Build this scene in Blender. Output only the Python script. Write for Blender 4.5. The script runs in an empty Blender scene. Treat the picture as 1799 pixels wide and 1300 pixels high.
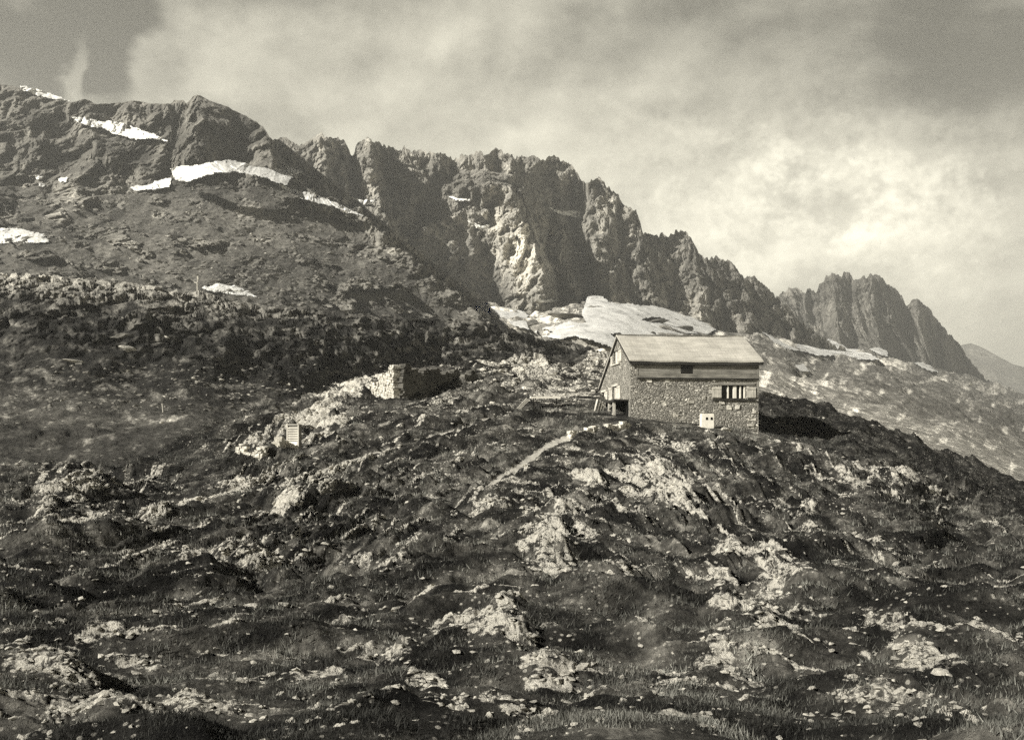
import bpy, bmesh, math, random
import numpy as np
from mathutils import Vector, Matrix
random.seed(7); rng = np.random.default_rng(7)
S = bpy.context.scene
COL = S.collection
R = math.radians
F, CX, CY = 1845.0, 900.0, 775.0          # focal length and principal point of the photograph, in its pixels
Q = 1.0                                     # mesh density

# ------------------------------------------------------------------ noise
def _hash(ix, iy, iz, seed):
    h = (ix.astype(np.uint32) * np.uint32(374761393) + iy.astype(np.uint32) * np.uint32(668265263)
         + iz.astype(np.uint32) * np.uint32(2147483647) + np.uint32(seed * 974711 % 4294967295))
    h = (h ^ (h >> np.uint32(13))) * np.uint32(1274126177)
    h = (h ^ (h >> np.uint32(16))) * np.uint32(2246822519)
    return h ^ (h >> np.uint32(15))
_G = np.array([(1,1,0),(-1,1,0),(1,-1,0),(-1,-1,0),(1,0,1),(-1,0,1),(1,0,-1),(-1,0,-1),
               (0,1,1),(0,-1,1),(0,1,-1),(0,-1,-1),(1,1,0),(-1,1,0),(0,-1,1),(0,-1,-1)], dtype=np.float32)
def perlin(x, y, z, seed=0):
    x, y, z = np.broadcast_arrays(x, y, z); sh = x.shape
    x = x.ravel().astype(np.float64); y = y.ravel().astype(np.float64); z = z.ravel().astype(np.float64)
    xi = np.floor(x); yi = np.floor(y); zi = np.floor(z)
    xf = (x - xi).astype(np.float32); yf = (y - yi).astype(np.float32); zf = (z - zi).astype(np.float32)
    xi = xi.astype(np.int64); yi = yi.astype(np.int64); zi = zi.astype(np.int64)
    u = xf*xf*xf*(xf*(xf*6-15)+10); v = yf*yf*yf*(yf*(yf*6-15)+10); w = zf*zf*zf*(zf*(zf*6-15)+10)
    def g(a, b, c):
        gr = _G[(_hash(xi+a, yi+b, zi+c, seed) & np.uint32(15)).astype(np.int64)]
        return gr[:, 0]*(xf-a) + gr[:, 1]*(yf-b) + gr[:, 2]*(zf-c)
    n00 = g(0,0,0)*(1-u)+g(1,0,0)*u; n10 = g(0,1,0)*(1-u)+g(1,1,0)*u
    n01 = g(0,0,1)*(1-u)+g(1,0,1)*u; n11 = g(0,1,1)*(1-u)+g(1,1,1)*u
    return (((n00*(1-v)+n10*v)*(1-w) + (n01*(1-v)+n11*v)*w)).reshape(sh).astype(np.float64)
def fbm(x, y, z, o=4, gain=.5, seed=0):
    a, s, f = 1.0, 0.0, 1.0
    for k in range(o):
        s = s + a*perlin(x*f, y*f, z*f, seed+k*17); a *= gain; f *= 2.03
    return s
def ridged(x, y, z, o=4, gain=.5, seed=0):
    a, s, f, n = 1.0, 0.0, 1.0, 0.0
    for k in range(o):
        s = s + a*(1-np.abs(perlin(x*f, y*f, z*f, seed+k*13))*2); n += a; a *= gain; f *= 2.07
    return s/n
def worley(x, y, z, seed=0):
    """F1, F2-F1 and a value of the nearest cell"""
    x, y, z = np.broadcast_arrays(x, y, z)
    xi = np.floor(x).astype(np.int64); yi = np.floor(y).astype(np.int64); zi = np.floor(z).astype(np.int64)
    f1 = np.full(x.shape, 9.0); f2 = np.full(x.shape, 9.0); val = np.zeros(x.shape)
    for a in (-1, 0, 1):
        for b in (-1, 0, 1):
            for c in (-1, 0, 1):
                h = _hash((xi+a).ravel(), (yi+b).ravel(), (zi+c).ravel(), seed).reshape(x.shape)
                px = xi+a+(h & 255)/255.0; py = yi+b+((h >> np.uint32(8)) & 255)/255.0; pz = zi+c+((h >> np.uint32(16)) & 255)/255.0
                d = np.sqrt((px-x)**2+(py-y)**2+(pz-z)**2)
                nv = ((h >> np.uint32(24)) & 255)/255.0
                near = d < f1
                f2 = np.where(near, f1, np.minimum(f2, d)); val = np.where(near, nv, val); f1 = np.where(near, d, f1)
    return f1, f2-f1, val
def sstep(a, b, x):
    t = np.clip((x-a)/(b-a), 0, 1); return t*t*(3-2*t)

# ------------------------------------------------------------------ surveying: thin-plate fit of distance over bearing
class TPS:
    def __init__(s, k):
        k = np.array(k, float); s.p = k[:, :2]/300.0; n = len(k); d = np.log(k[:, 2])
        r2 = ((s.p[:, None]-s.p[None])**2).sum(2); K = s.U(r2) + np.eye(n)*0.02
        Pm = np.hstack([np.ones((n, 1)), s.p]); A = np.zeros((n+3, n+3)); A[:n, :n] = K; A[:n, n:] = Pm; A[n:, :n] = Pm.T
        s.w = np.linalg.solve(A, np.concatenate([d, np.zeros(3)]))
    @staticmethod
    def U(r2): return np.where(r2 < 1e-12, 0, .5*r2*np.log(r2+1e-12))
    def __call__(s, x, y):
        sh = np.broadcast(x, y).shape; x, y = np.broadcast_arrays(x, y); x = x.ravel()/300.0; y = y.ravel()/300.0
        o = s.w[-3]+s.w[-2]*x+s.w[-1]*y
        for i in range(len(s.p)): o = o + s.w[i]*s.U((x-s.p[i, 0])**2+(y-s.p[i, 1])**2)
        return np.exp(o).reshape(sh)
def pts(x, y, d): return np.stack([(x-CX)/F*d, d, (CY-y)/F*d], -1)
def line(kn):
    k = np.array(kn, float); return lambda x: np.interp(x, k[:, 0], k[:, 1])
def linedist(x, y, kn):
    """distance to a polyline in bearing units and position along it (0..1)"""
    k = np.array(kn, float); best = np.full(np.broadcast(x, y).shape, 1e9); tt = np.zeros_like(best); n = len(k)-1
    for i in range(n):
        a, b = k[i, :2], k[i+1, :2]; ab = b-a; t = np.clip(((x-a[0])*ab[0]+(y-a[1])*ab[1])/(ab@ab), 0, 1)
        d = np.hypot(x-a[0]-t*ab[0], y-a[1]-t*ab[1]); m = d < best; best = np.where(m, d, best); tt = np.where(m, (i+t)/n, tt)
    return best, tt
def polymask(x, y, poly):
    """signed distance inside (>0) a closed outline"""
    p = np.array(poly, float); ins = np.zeros(np.broadcast(x, y).shape, bool); j = len(p)-1
    for i in range(len(p)):
        c = ((p[i, 1] > y) != (p[j, 1] > y)) & (x < (p[j, 0]-p[i, 0])*(y-p[i, 1])/(p[j, 1]-p[i, 1]+1e-9)+p[i, 0]); ins ^= c; j = i
    d, _ = linedist(x, y, list(poly)+[poly[0]])
    return np.where(ins, d, -d)

# ------------------------------------------------------------------ mesh output
def grid_mesh(name, P, attrs, m, kind='structure', keep=None, smooth=True):
    r, c = P.shape[:2]; idx = np.arange(r*c).reshape(r, c)
    q = np.stack([idx[:-1, :-1], idx[:-1, 1:], idx[1:, 1:], idx[1:, :-1]], -1).reshape(-1, 4)
    V = P.reshape(-1, 3)
    if keep is not None:
        q = q[keep.ravel()]; used = np.unique(q); mp = np.zeros(len(V), np.int64); mp[used] = np.arange(len(used)); q = mp[q]; V = V[used]
        attrs = {k: a.reshape(-1)[used] for k, a in attrs.items()}
    return raw_mesh(name, V, q, attrs, m, kind, smooth)
def raw_mesh(name, V, q, attrs, m, kind=None, smooth=True, parent=None):
    me = bpy.data.meshes.new(name); n = q.shape[1]
    me.vertices.add(len(V)); me.vertices.foreach_set('co', np.ascontiguousarray(V, np.float32).ravel())
    me.loops.add(q.size); me.loops.foreach_set('vertex_index', np.ascontiguousarray(q, np.int32).ravel())
    me.polygons.add(len(q)); me.polygons.foreach_set('loop_start', np.arange(len(q), dtype=np.int32)*n)
    me.polygons.foreach_set('loop_total', np.full(len(q), n, np.int32))
    me.polygons.foreach_set('use_smooth', np.full(len(q), smooth))
    for k, a in attrs.items():
        at = me.attributes.new(k, 'FLOAT', 'POINT'); at.data.foreach_set('value', np.ascontiguousarray(a, np.float32).ravel())
    me.update(); me.validate()
    if m: me.materials.append(m)
    o = bpy.data.objects.new(name, me); COL.objects.link(o)
    if kind: o['kind'] = kind
    if parent: o.parent = parent
    return o
def obj(name, bm, m, parent=None, smooth=False):
    me = bpy.data.meshes.new(name); bmesh.ops.recalc_face_normals(bm, faces=bm.faces[:]); bm.to_mesh(me); bm.free()
    if smooth:
        for p in me.polygons: p.use_smooth = True
    if m: me.materials.append(m)
    o = bpy.data.objects.new(name, me); COL.objects.link(o)
    if parent: o.parent = parent
    return o
def tag(o, label=None, cat=None, group=None, kind=None):
    if label: o['label'] = label
    if cat: o['category'] = cat
    if group: o['group'] = group
    if kind: o['kind'] = kind
    return o
def empty(name, loc, label, cat, group=None, rz=0):
    o = bpy.data.objects.new(name, None); COL.objects.link(o); o.location = loc; o.rotation_euler.z = rz
    o.empty_display_size = .3
    return tag(o, label, cat, group)
def box(bm, lo, hi, jit=0):
    v = [bm.verts.new(Vector((hi[0] if i & 1 else lo[0], hi[1] if i & 2 else lo[1], hi[2] if i & 4 else lo[2]))
         + Vector([random.uniform(-jit, jit) for _ in range(3)])) for i in range(8)]
    for f in ((0,2,3,1),(4,5,7,6),(0,1,5,4),(2,6,7,3),(0,4,6,2),(1,3,7,5)): bm.faces.new([v[i] for i in f])
    return v
def beam(bm, a, b, w, h):
    a = Vector(a); b = Vector(b); d = (b-a).normalized(); s = d.cross(Vector((0,0,1)))
    s = s.normalized() if s.length > 1e-4 else Vector((1,0,0)); u = s.cross(d).normalized(); v = []
    for p in (a, b):
        for i, j in ((-1,-1),(1,-1),(1,1),(-1,1)): v.append(bm.verts.new(p+s*i*w/2+u*j*h/2))
    for f in ((3,2,1,0),(4,5,6,7),(0,1,5,4),(1,2,6,5),(2,3,7,6),(3,0,4,7)): bm.faces.new([v[i] for i in f])

# ------------------------------------------------------------------ materials
TINT = (1.0, .948, .82)
class NT:
    def __init__(s, name):
        s.m = bpy.data.materials.new(name); s.m.use_nodes = True; s.t = s.m.node_tree; s.n = s.t.nodes
        s.b = s.n['Principled BSDF']; s.b.inputs['Roughness'].default_value = .92; s.b.inputs['Specular IOR Level'].default_value = .15
    def add(s, typ, **k):
        n = s.n.new(typ)
        for a, v in k.items(): setattr(n, a, v)
        return n
    def set(s, sock, v):
        if hasattr(v, 'is_output') or isinstance(v, bpy.types.NodeSocket): s.t.links.new(v, sock)
        else: sock.default_value = v
    def math(s, op, a, b=0.0, c=0.0, clamp=False):
        n = s.add('ShaderNodeMath', operation=op, use_clamp=clamp); s.set(n.inputs[0], a); s.set(n.inputs[1], b); s.set(n.inputs[2], c); return n.outputs[0]
    def ramp(s, f, stops, interp='LINEAR'):
        n = s.add('ShaderNodeValToRGB'); n.color_ramp.interpolation = interp; e = n.color_ramp.elements
        while len(e) < len(stops): e.new(.5)
        for k, (p, v) in zip(e, stops):
            k.position = p; k.color = (v, v, v, 1)
        s.set(n.inputs[0], f); return n.outputs[0]
    def coord(s, scale=(1,1,1), kind='Object'):
        t = s.add('ShaderNodeTexCoord'); mp = s.add('ShaderNodeMapping'); mp.inputs['Scale'].default_value = scale
        s.t.links.new(t.outputs[kind], mp.inputs[0]); return mp.outputs[0]
    def noise(s, co, scale, detail=5, rough=.55, dist=0.0):
        n = s.add('ShaderNodeTexNoise'); s.set(n.inputs['Vector'], co); n.inputs['Scale'].default_value = scale
        n.inputs['Detail'].default_value = detail; n.inputs['Roughness'].default_value = rough; n.inputs['Distortion'].default_value = dist
        return n.outputs['Fac']
    def voro(s, co, scale, feature='F1', out='Distance', rnd=1.0):
        n = s.add('ShaderNodeTexVoronoi', feature=feature); s.set(n.inputs['Vector'], co); n.inputs['Scale'].default_value = scale
        n.inputs['Randomness'].default_value = rnd; return n.outputs[out]
    def attr(s, name):
        n = s.add('ShaderNodeAttribute', attribute_name=name); return n.outputs['Fac']
    def mixf(s, f, a, b):
        n = s.add('ShaderNodeMix', data_type='FLOAT'); s.set(n.inputs[0], f); s.set(n.inputs[2], a); s.set(n.inputs[3], b); return n.outputs[0]
    def color(s, v, tint=TINT):
        n = s.add('ShaderNodeCombineColor')
        for i in range(3): s.set(n.inputs[i], s.math('MULTIPLY', v, tint[i]))
        s.t.links.new(n.outputs[0], s.b.inputs['Base Color']); return s
    def bump(s, h, dist, strength=1.0, prev=None):
        n = s.add('ShaderNodeBump'); n.inputs['Distance'].default_value = dist; n.inputs['Strength'].default_value = strength
        s.set(n.inputs['Height'], h)
        if prev is not None: s.t.links.new(prev, n.inputs['Normal'])
        s.t.links.new(n.outputs[0], s.b.inputs['Normal']); return n.outputs[0]
def mat_meadow():
    t = NT('meadow'); co = t.coord(); n1 = t.noise(co, 1.1, 8, .62); n2 = t.noise(co, 5.5, 8, .65); n3 = t.noise(co, .35, 6)
    rk = t.math('ADD', t.attr('rock'), t.math('MULTIPLY', t.math('SUBTRACT', n2, .5), .9)); rk = t.ramp(rk, [(.40, 0), (.52, 1)])
    cr = t.math('MULTIPLY', t.ramp(t.noise(t.coord((1, 1.6, 1.6)), 2.6, 9, .72), [(.42, .08), (.48, 1)]), t.ramp(t.noise(t.coord((3, 1, 1)), 2.4, 6, .7), [(.40, .2), (.46, 1)]))
    cr = t.mixf(t.ramp(t.attr('rock'), [(.86, 0), (.99, .85)]), cr, 1.0); rock = t.math('MULTIPLY', t.ramp(n2, [(.3, .45), (.5, .66), (.7, .8)]), cr)
    grass = t.math('MULTIPLY', t.ramp(n1, [(.34, .010), (.5, .045), (.68, .15)]), t.ramp(n2, [(.3, .4), (.7, 1.6)]))
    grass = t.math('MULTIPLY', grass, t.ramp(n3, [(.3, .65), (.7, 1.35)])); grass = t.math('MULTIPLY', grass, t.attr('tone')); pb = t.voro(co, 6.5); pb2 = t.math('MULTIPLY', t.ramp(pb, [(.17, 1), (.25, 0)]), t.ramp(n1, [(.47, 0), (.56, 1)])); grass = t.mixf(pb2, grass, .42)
    v = t.mixf(rk, grass, rock); t.color(v)
    h = t.mixf(rk, t.noise(co, 7, 8, .7), t.math('MULTIPLY', t.noise(co, 3.2, 9, .7), 1.9)); t.bump(h, .2, 1.0); return t.m
def mat_crag():
    t = NT('crag'); co = t.coord(); st = t.coord((.05, .05, .012)); big = t.noise(co, .012, 5); st = t.noise(st, 1.0, 9, .68, .6); fi = t.noise(co, .16, 9, .68)
    rock = t.math('MULTIPLY', t.ramp(st, [(.3, .10), (.5, .21), (.68, .40)]), t.ramp(fi, [(.3, .55), (.7, 1.4)]))
    rock = t.math('MULTIPLY', rock, t.ramp(big, [(.35, .75), (.65, 1.2)]))
    pb = t.voro(co, .34); pb = t.math('MULTIPLY', t.ramp(pb, [(.14, 1), (.22, 0)]), t.ramp(t.noise(co, .03, 5), [(.45, 0), (.6, 1)]))
    sc = t.math('MULTIPLY', t.mixf(pb, t.ramp(fi, [(.3, .05), (.5, .09), (.68, .17)]), .26), t.ramp(big, [(.35, .8), (.65, 1.25)])); sc = t.math('MULTIPLY', sc, t.ramp(t.noise(t.coord((.13, .018, .02)), 1.0, 8, .65, .3), [(.3, .6), (.5, .95), (.7, 1.6)]))
    k = t.math('ADD', t.attr('rock'), t.math('MULTIPLY', t.math('SUBTRACT', fi, .5), .8)); k = t.ramp(k, [(.38, 0), (.62, 1)])
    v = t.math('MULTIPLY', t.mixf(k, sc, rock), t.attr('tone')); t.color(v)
    t.bump(t.mixf(k, t.math('MULTIPLY', t.noise(co, .35, 6, .7), .35), t.math('ADD', fi, st)), 2.6, .8); return t.m
def mat_slope():
    t = NT('alpine slope'); co = t.coord(); n1 = t.noise(t.coord((1, .45, 1)), .3, 10, .72); n2 = t.noise(co, 1.5, 8, .7); big = t.noise(co, .04, 4)
    k = t.math('ADD', t.attr('rock'), t.math('MULTIPLY', t.math('SUBTRACT', n1, .5), 1.2)); k = t.ramp(k, [(.36, 0), (.72, 1)])
    rock = t.math('MULTIPLY', t.ramp(n2, [(.3, .10), (.5, .27), (.7, .55)]), t.ramp(n1, [(.3, .7), (.7, 1.2)]))
    g = t.math('MULTIPLY', t.ramp(n1, [(.3, .028), (.5, .062), (.7, .13)]), t.ramp(n2, [(.3, .4), (.7, 1.7)])); fl = t.voro(co, .9); fs = t.math('MULTIPLY', t.ramp(fl, [(.16, 1), (.24, 0)]), t.ramp(n1, [(.5, 0), (.58, 1)])); g = t.mixf(fs, g, .4)
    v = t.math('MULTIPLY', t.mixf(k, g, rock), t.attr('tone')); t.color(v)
    t.bump(t.math('ADD', n2, n1), .7, .8); return t.m
def mat_snow():
    t = NT('old snow'); co = t.coord((.11, .018, .03)); n = t.noise(co, 1.0, 8, .68, .4); f = t.noise(t.coord(), .4, 6)
    v = t.math('MULTIPLY', t.ramp(n, [(.32, .42), (.46, .74), (.56, .86), (.7, .92)]), t.ramp(f, [(.3, .86), (.55, 1)])); t.color(v, (1, .985, .92))
    t.b.inputs['Roughness'].default_value = .6; t.bump(n, 1.2, .6); return t.m
def mat_stone(name, lo, mid, hi, sc=3.0):
    t = NT(name); co = t.coord(); n = t.noise(co, sc, 9, .66); n2 = t.noise(co, sc*5, 6, .7)
    oi = t.add('ShaderNodeObjectInfo').outputs['Random']
    v = t.math('MULTIPLY', t.ramp(n, [(.3, lo), (.5, mid), (.68, hi)]), t.ramp(n2, [(.3, .7), (.7, 1.2)])); v = t.math('MULTIPLY', v, t.math('MULTIPLY_ADD', oi, .5, .7))
    t.color(v); t.bump(t.math('ADD', n, t.math('MULTIPLY', n2, .4)), .12, .8); return t.m
def mat_masonry():
    t = NT('rubble masonry'); c0 = t.coord((1, 1, 1.45)); wob = t.add('ShaderNodeTexNoise'); t.set(wob.inputs['Vector'], c0); wob.inputs['Scale'].default_value = 2.2
    va = t.add('ShaderNodeMixRGB'); va.inputs[0].default_value = .12; t.t.links.new(c0, va.inputs[1]); t.t.links.new(wob.outputs['Color'], va.inputs[2]); co = va.outputs[0]
    ms = t.ramp(t.noise(t.coord(), .9, 3), [(.49, 0), (.51, 1)]); e = t.mixf(ms, t.voro(co, 7, 'DISTANCE_TO_EDGE'), t.voro(co, 4.2, 'DISTANCE_TO_EDGE')); cm = t.add('ShaderNodeMixRGB'); t.set(cm.inputs[0], ms); t.set(cm.inputs[1], t.voro(co, 7, 'F1', 'Color')); t.set(cm.inputs[2], t.voro(co, 4.2, 'F1', 'Color')); sx = t.add('ShaderNodeSeparateColor'); t.set(sx.inputs[0], cm.outputs[0])
    n = t.noise(co, 9, 8, .68); stone = t.ramp(sx.outputs[0], [(0, .2), (.4, .36), (.75, .48), (.93, .6), (.97, .8)])
    stone = t.math('MULTIPLY', stone, t.ramp(n, [(.3, .6), (.7, 1.35)])); j = t.ramp(e, [(.0, 0), (.1, 1)])
    v = t.mixf(j, t.math('MULTIPLY', n, .7), stone); t.color(v)
    t.bump(t.math('ADD', t.ramp(e, [(0, 0), (.22, 1)]), t.math('MULTIPLY', n, .7)), .12, 1.0); return t.m
def mat_wood(name, lo, hi, axis=0, plank=.16, bd=.02):
    t = NT(name); sc = [9, 9, 9]; sc[axis] = .7; co = t.coord(tuple(sc)); n = t.noise(co, 1.0, 8, .65); g = t.noise(t.coord(), 1.3, 4)
    v = t.math('MULTIPLY', t.ramp(n, [(.3, lo), (.7, hi)]), t.ramp(g, [(.3, .7), (.7, 1.25)])); t.color(v); t.bump(n, bd, .6); return t.m
def mat_plain(name, v, rough=.8, var=.25, sc=4, tint=TINT):
    t = NT(name); n = t.noise(t.coord(), sc, 7, .65); t.color(t.math('MULTIPLY', t.ramp(n, [(.3, v*(1-var)), (.7, v*(1+var))]), 1.0), tint)
    t.b.inputs['Roughness'].default_value = rough; t.bump(n, .01, .4); return t.m
def mat_roof():
    t = NT('weathered shingle roof'); co = t.coord((.5, 5, 5)); n = t.noise(co, 1.0, 8, .65); g = t.noise(t.coord((.6, 1, 1)), .8, 5); f = t.noise(t.coord(), 16, 6, .7)
    v = t.math('MULTIPLY', t.ramp(n, [(.3, .4), (.5, .5), (.7, .58)]), t.ramp(g, [(.3, .78), (.7, 1.15)])); v = t.math('MULTIPLY', v, t.ramp(t.noise(t.coord((2.2, .25, .5)), 1.0, 6, .65), [(.35, .9), (.55, 1.05)])); br = t.add('ShaderNodeTexBrick'); t.set(br.inputs['Vector'], t.coord()); br.inputs['Scale'].default_value = 1; br.inputs['Brick Width'].default_value = .9; br.inputs['Row Height'].default_value = .34; br.inputs['Mortar Size'].default_value = .012; br.inputs['Color1'].default_value = (.9, .9, .9, 1); br.inputs['Color2'].default_value = (1, 1, 1, 1); br.inputs['Mortar'].default_value = (.72, .72, .72, 1)
    v = t.math('MULTIPLY', t.math('MULTIPLY', v, br.outputs[0]), t.ramp(f, [(.3, .85), (.7, 1.2)])); t.color(v)
    t.bump(t.math('ADD', n, f), .03, .6); return t.m
M = dict(meadow=mat_meadow(), crag=mat_crag(), slope=mat_slope(), snow=mat_snow(), pale=mat_stone('pale limestone', .34, .6, .82),
         grey=mat_stone('grey rock', .10, .19, .32, 1.5), darkrock=mat_stone('lichen and shaded dark rock', .06, .11, .2, .5), masonry=mat_masonry(), roof=mat_roof(),
         clad=mat_wood('weathered boards', .13, .34), pwood=mat_wood('pale painted boards', .4, .62, 2), beam=mat_wood('dark beam', .025, .06), white=mat_plain('white paint', .8, .6, .12, 3),
         glass=mat_plain('dark window glass', .012, .12, .2), black=mat_plain('painted opening shade', .008), grass=None, path=mat_plain('trodden earth', .44, .95, .35, 6), lichen=mat_plain('curtain cloth', .7, .9, .15, 5))
def mat_grass():
    t = NT('dry grass'); oi = t.attr('tone'); n = t.noise(t.coord(), .6, 5); v = t.math('MULTIPLY', t.ramp(n, [(.3, .045), (.7, .13)]), oi); t.color(v, (1, .985, .86)); t.b.inputs['Roughness'].default_value = .7; return t.m
M['grass'] = mat_grass()

# ------------------------------------------------------------------ the mountain massif
TOP = line([(-300,120),(-60,135),(36,155),(85,166),(122,180),(150,173),(170,184),(215,181),(232,177),(262,181),(300,184),(306,177),(322,176),(328,183),(340,170),(352,168),(372,178),(400,188),(440,208),(462,222),(473,240),
    (480,243),(500,244),(512,250),(524,256),(536,254),(546,244),(566,236),(590,243),(606,248),(612,266),(617,278),(622,274),(626,256),(645,247),(660,250),(700,263),(740,268),(757,268),(775,272),(795,280),(806,282),(815,274),(830,273),(845,268),(855,274),(875,268),(885,267),(905,277),(925,276),(950,281),(975,279),
    (990,284),(1010,300),(1028,322),(1035,326),(1040,317),(1055,318),(1070,330),(1085,338),(1092,360),(1105,366),(1118,372),(1125,395),(1131,415),(1150,416),(1160,411),(1170,414),(1178,412),(1190,404),(1208,412),(1220,430),(1232,450),(1250,455),(1275,458),(1290,470),(1305,488),(1325,490),(1342,505),(1365,522),(1375,532),(1400,562),(1440,590),(1480,612),(1520,640),(1600,700)])
BOT = line([(-300,620),(700,620),(900,640),(1040,610),(1250,620),(1400,650),(1520,700),(1600,760)])
SPUR = [(496,90),(484,200),(482,262),(505,304),(560,343),(640,374),(700,430),(800,510),(900,600),(960,660)]
DL = TPS([(-300,560,400),(40,480,405),(200,505,400),(450,540,400),(700,570,430),(880,590,450),(-300,330,640),(40,330,610),(250,330,600),(450,320,600),(600,395,560),(700,450,505),(800,520,470),
    (-300,120,820),(40,160,740),(250,180,720),(345,170,690),(470,225,665),(120,260,660),(300,270,630),(150,430,480),(400,430,490),(560,470,470)])
DR = TPS([(480,240,840),(640,250,870),(700,262,890),(800,280,905),(900,275,925),(1000,290,945),(1050,320,955),(1130,415,960),(1200,405,975),(1340,500,1010),(1480,610,1050),(480,330,790),(600,370,790),(640,400,770),(750,420,800),(800,480,790),(900,440,880),(1000,430,905),(1100,450,915),(1200,500,935),
    (900,545,830),(1000,545,850),(1040,530,865),(1150,560,890),(1250,590,905),(1350,605,935),(900,630,800),(1200,630,880),(1480,690,1000),(720,350,870),(700,500,700)])
ARETES = [ # course, left width, right width, height in metres
    ([(650,240),(658,300),(672,350),(684,410)],42,14,55), ([(568,225),(572,280),(560,350)],26,34,40),([(612,262),(606,320),(610,360)],14,10,22),
    ([(888,320),(905,350),(922,390),(938,430),(950,480),(962,545),(966,620)],110,30,92), ([(1012,520),(1000,480),(985,420)],22,16,25), ([(1036,310),(1046,370),(1040,420),(1070,470),(1078,560)],34,70,40),
    ([(1115,360),(1120,430),(1150,540)],24,44,36), ([(1195,400),(1202,440),(1228,490),(1235,580)],30,60,26), ([(1275,455),(1300,500),(1310,600)],26,50,18), ([(760,265),(770,300),(790,345)],20,24,22), ([(845,262),(850,300),(862,335)],18,24,22),
    ([(345,165),(352,210),(330,290)],30,60,40), ([(470,210),(476,260),(480,300)],60,10,30), ([(230,175),(222,230)],26,30,18), ([(150,172),(165,250),(230,300)],40,40,20), ([(920,520),(900,560),(905,600)],30,40,30)]
GULLIES = [([(1020,330),(1012,400),(1030,460),(1042,535)],20,40), ([(800,280),(770,340),(720,400)],26,26), ([(620,275),(628,330),(640,370)],12,30), ([(1135,415),(1160,480),(1190,560)],16,24),([(870,350),(850,420),(870,520)],26,30),([(305,180),(310,230),(290,300)],10,26)]
def cliffness(x, y):
    """how much bare wall there is (1) against scree and turf (0)"""
    n = fbm(x/60, y/60, 0*x, 3, seed=91)*26
    low = np.interp(x, [-300,36,120,230,300,420,480,520,560,640], [330,330,345,330,318,318,300,330,352,372])
    c = 1-sstep(-14, 22, y+n-low)
    d, _ = linedist(x, y, SPUR); right = side(x, y) > .5
    c = np.where(right, 1.0, np.maximum(c, sstep(44, 8, d+n*.5)*(x > 500)))
    bowl = polymask(x, y, [(690,395),(770,400),(800,440),(880,470),(895,545),(850,560),(760,480)])      # grassy bowl under the wall
    c = np.where(right, 1-.75*sstep(-8, 18, bowl+n*.5), c)
    kn = fbm((x+y*.8)/70, (y-x*.35)/26, 0*x, 4, .6, seed=93); c = np.maximum(c, .8*sstep(.12, .34, kn+.12*sstep(430, 350, y)-.25*np.exp(-((x-420)/110)**2-((y-470)/60)**2))*(y < 560))
    return c
def side(x, y):
    k = np.array(SPUR, float); lx = np.interp(y, k[:, 1], k[:, 0]); d, _ = linedist(x, y, SPUR)
    return sstep(-2.5, 2.5, np.where(x > lx, d, -d)+fbm(x/28, y/28, 0*x, 4, .6, seed=88)*9)
def wall(x, y, det=1.0):
    s = side(x, y); D = DL(x, y)*(1-s)+DR(x, y)*s; cl = cliffness(x, y)
    for kn, lw, rw, a in ARETES:
        k = np.array(kn, float); dx = x-np.interp(y, k[:, 1], k[:, 0]); o = np.argsort(k[:, 1]); dx = x-np.interp(y, k[o, 1], k[o, 0])
        dx = dx + fbm(x/22, y/22, 0*x+a, 3, seed=int(a)+3)*9
        f = sstep(k[:, 1].min()-25, k[:, 1].min()+12, y)*sstep(k[:, 1].max()+30, k[:, 1].max()-14, y)
        D = D-a*f*np.clip(1-np.where(dx < 0, -dx/lw, dx/rw), 0, 1)**.85
    for kn, w, a in GULLIES:
        d, t = linedist(x, y, kn); D = D+a*np.clip(1-(d+fbm(x/20, y/20, 0*x, 2, seed=5)*6)/w, 0, 1)**1.2
    P = pts(x, y, D); X, Y, Z = P[..., 0], P[..., 1]*.6, P[..., 2]
    am = .10+.90*cl
    wx = fbm(X/90, Y/90, Z/90, 3, seed=31)*26
    rib = ridged((X+wx+Z*.22)/64, Y/190, Z/280, 5, .52, seed=11)
    blk = ridged((X+Z*.3)/24+wx/60, Y/40, (Z-X*.35)/30, 5, .58, seed=23)
    f1, e1, v1 = worley((X+wx*.4)/15, Y/30, (Z-X*.3)/24, seed=3)
    lw_ = (Z-X*.32+wx*1.2)/34+fbm(X/60, Y/60, Z/60, 3, seed=8)*.9; lf = lw_-np.floor(lw_); led = .25+(sstep(0, .8, lf)-sstep(.85, 1, lf)-.5)*1.1; g1, ge, gv = worley((X+wx*.8)/34+Z/90, Y/60, (Z-X*.45)/26, seed=33)
    dD = -(rib-.5)*44*am-(blk-.55)*17*am-(v1-.5)*8*am*det-(led-.25)*8*am-(gv-.5)*13*am*sstep(0, .12, ge)
    dD = dD-fbm(X/9, Y/9, Z/9, 4, .62, seed=41)*5.5*(.1+.9*cl)*det-(ridged((X+wx*.5)/8, Y/30, Z/55, 3, .6, seed=43)-.5)*6*cl*det - fbm(X/70, Y/70, Z/70, 4, .5, seed=77)*14*(1-cl)
    P = pts(x, y, D+dD*sstep(0, 18, y-TOP(x)+9)); ed = det*sstep(0, 30, y-TOP(x))*(1-cl*.7); P[..., 2] += ed*(fbm(X/14, Y/14, 0*X, 4, .5, seed=201)*1.3+np.maximum(0, fbm(X/5, Y/5, 0*X, 3, .55, seed=203)-.15)*1.1); return P, cl
JAG = lambda x: (fbm(x/26, 0*x, 0*x, 4, .6, seed=61)*9*sstep(380, 520, x)+fbm(x/40, 0*x, 0*x, 4, .6, seed=61)*3)+ (ridged(x/9, 0*x, 0*x, 2, .5, seed=6)-.5)*9*sstep(480, 640, x)
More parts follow.
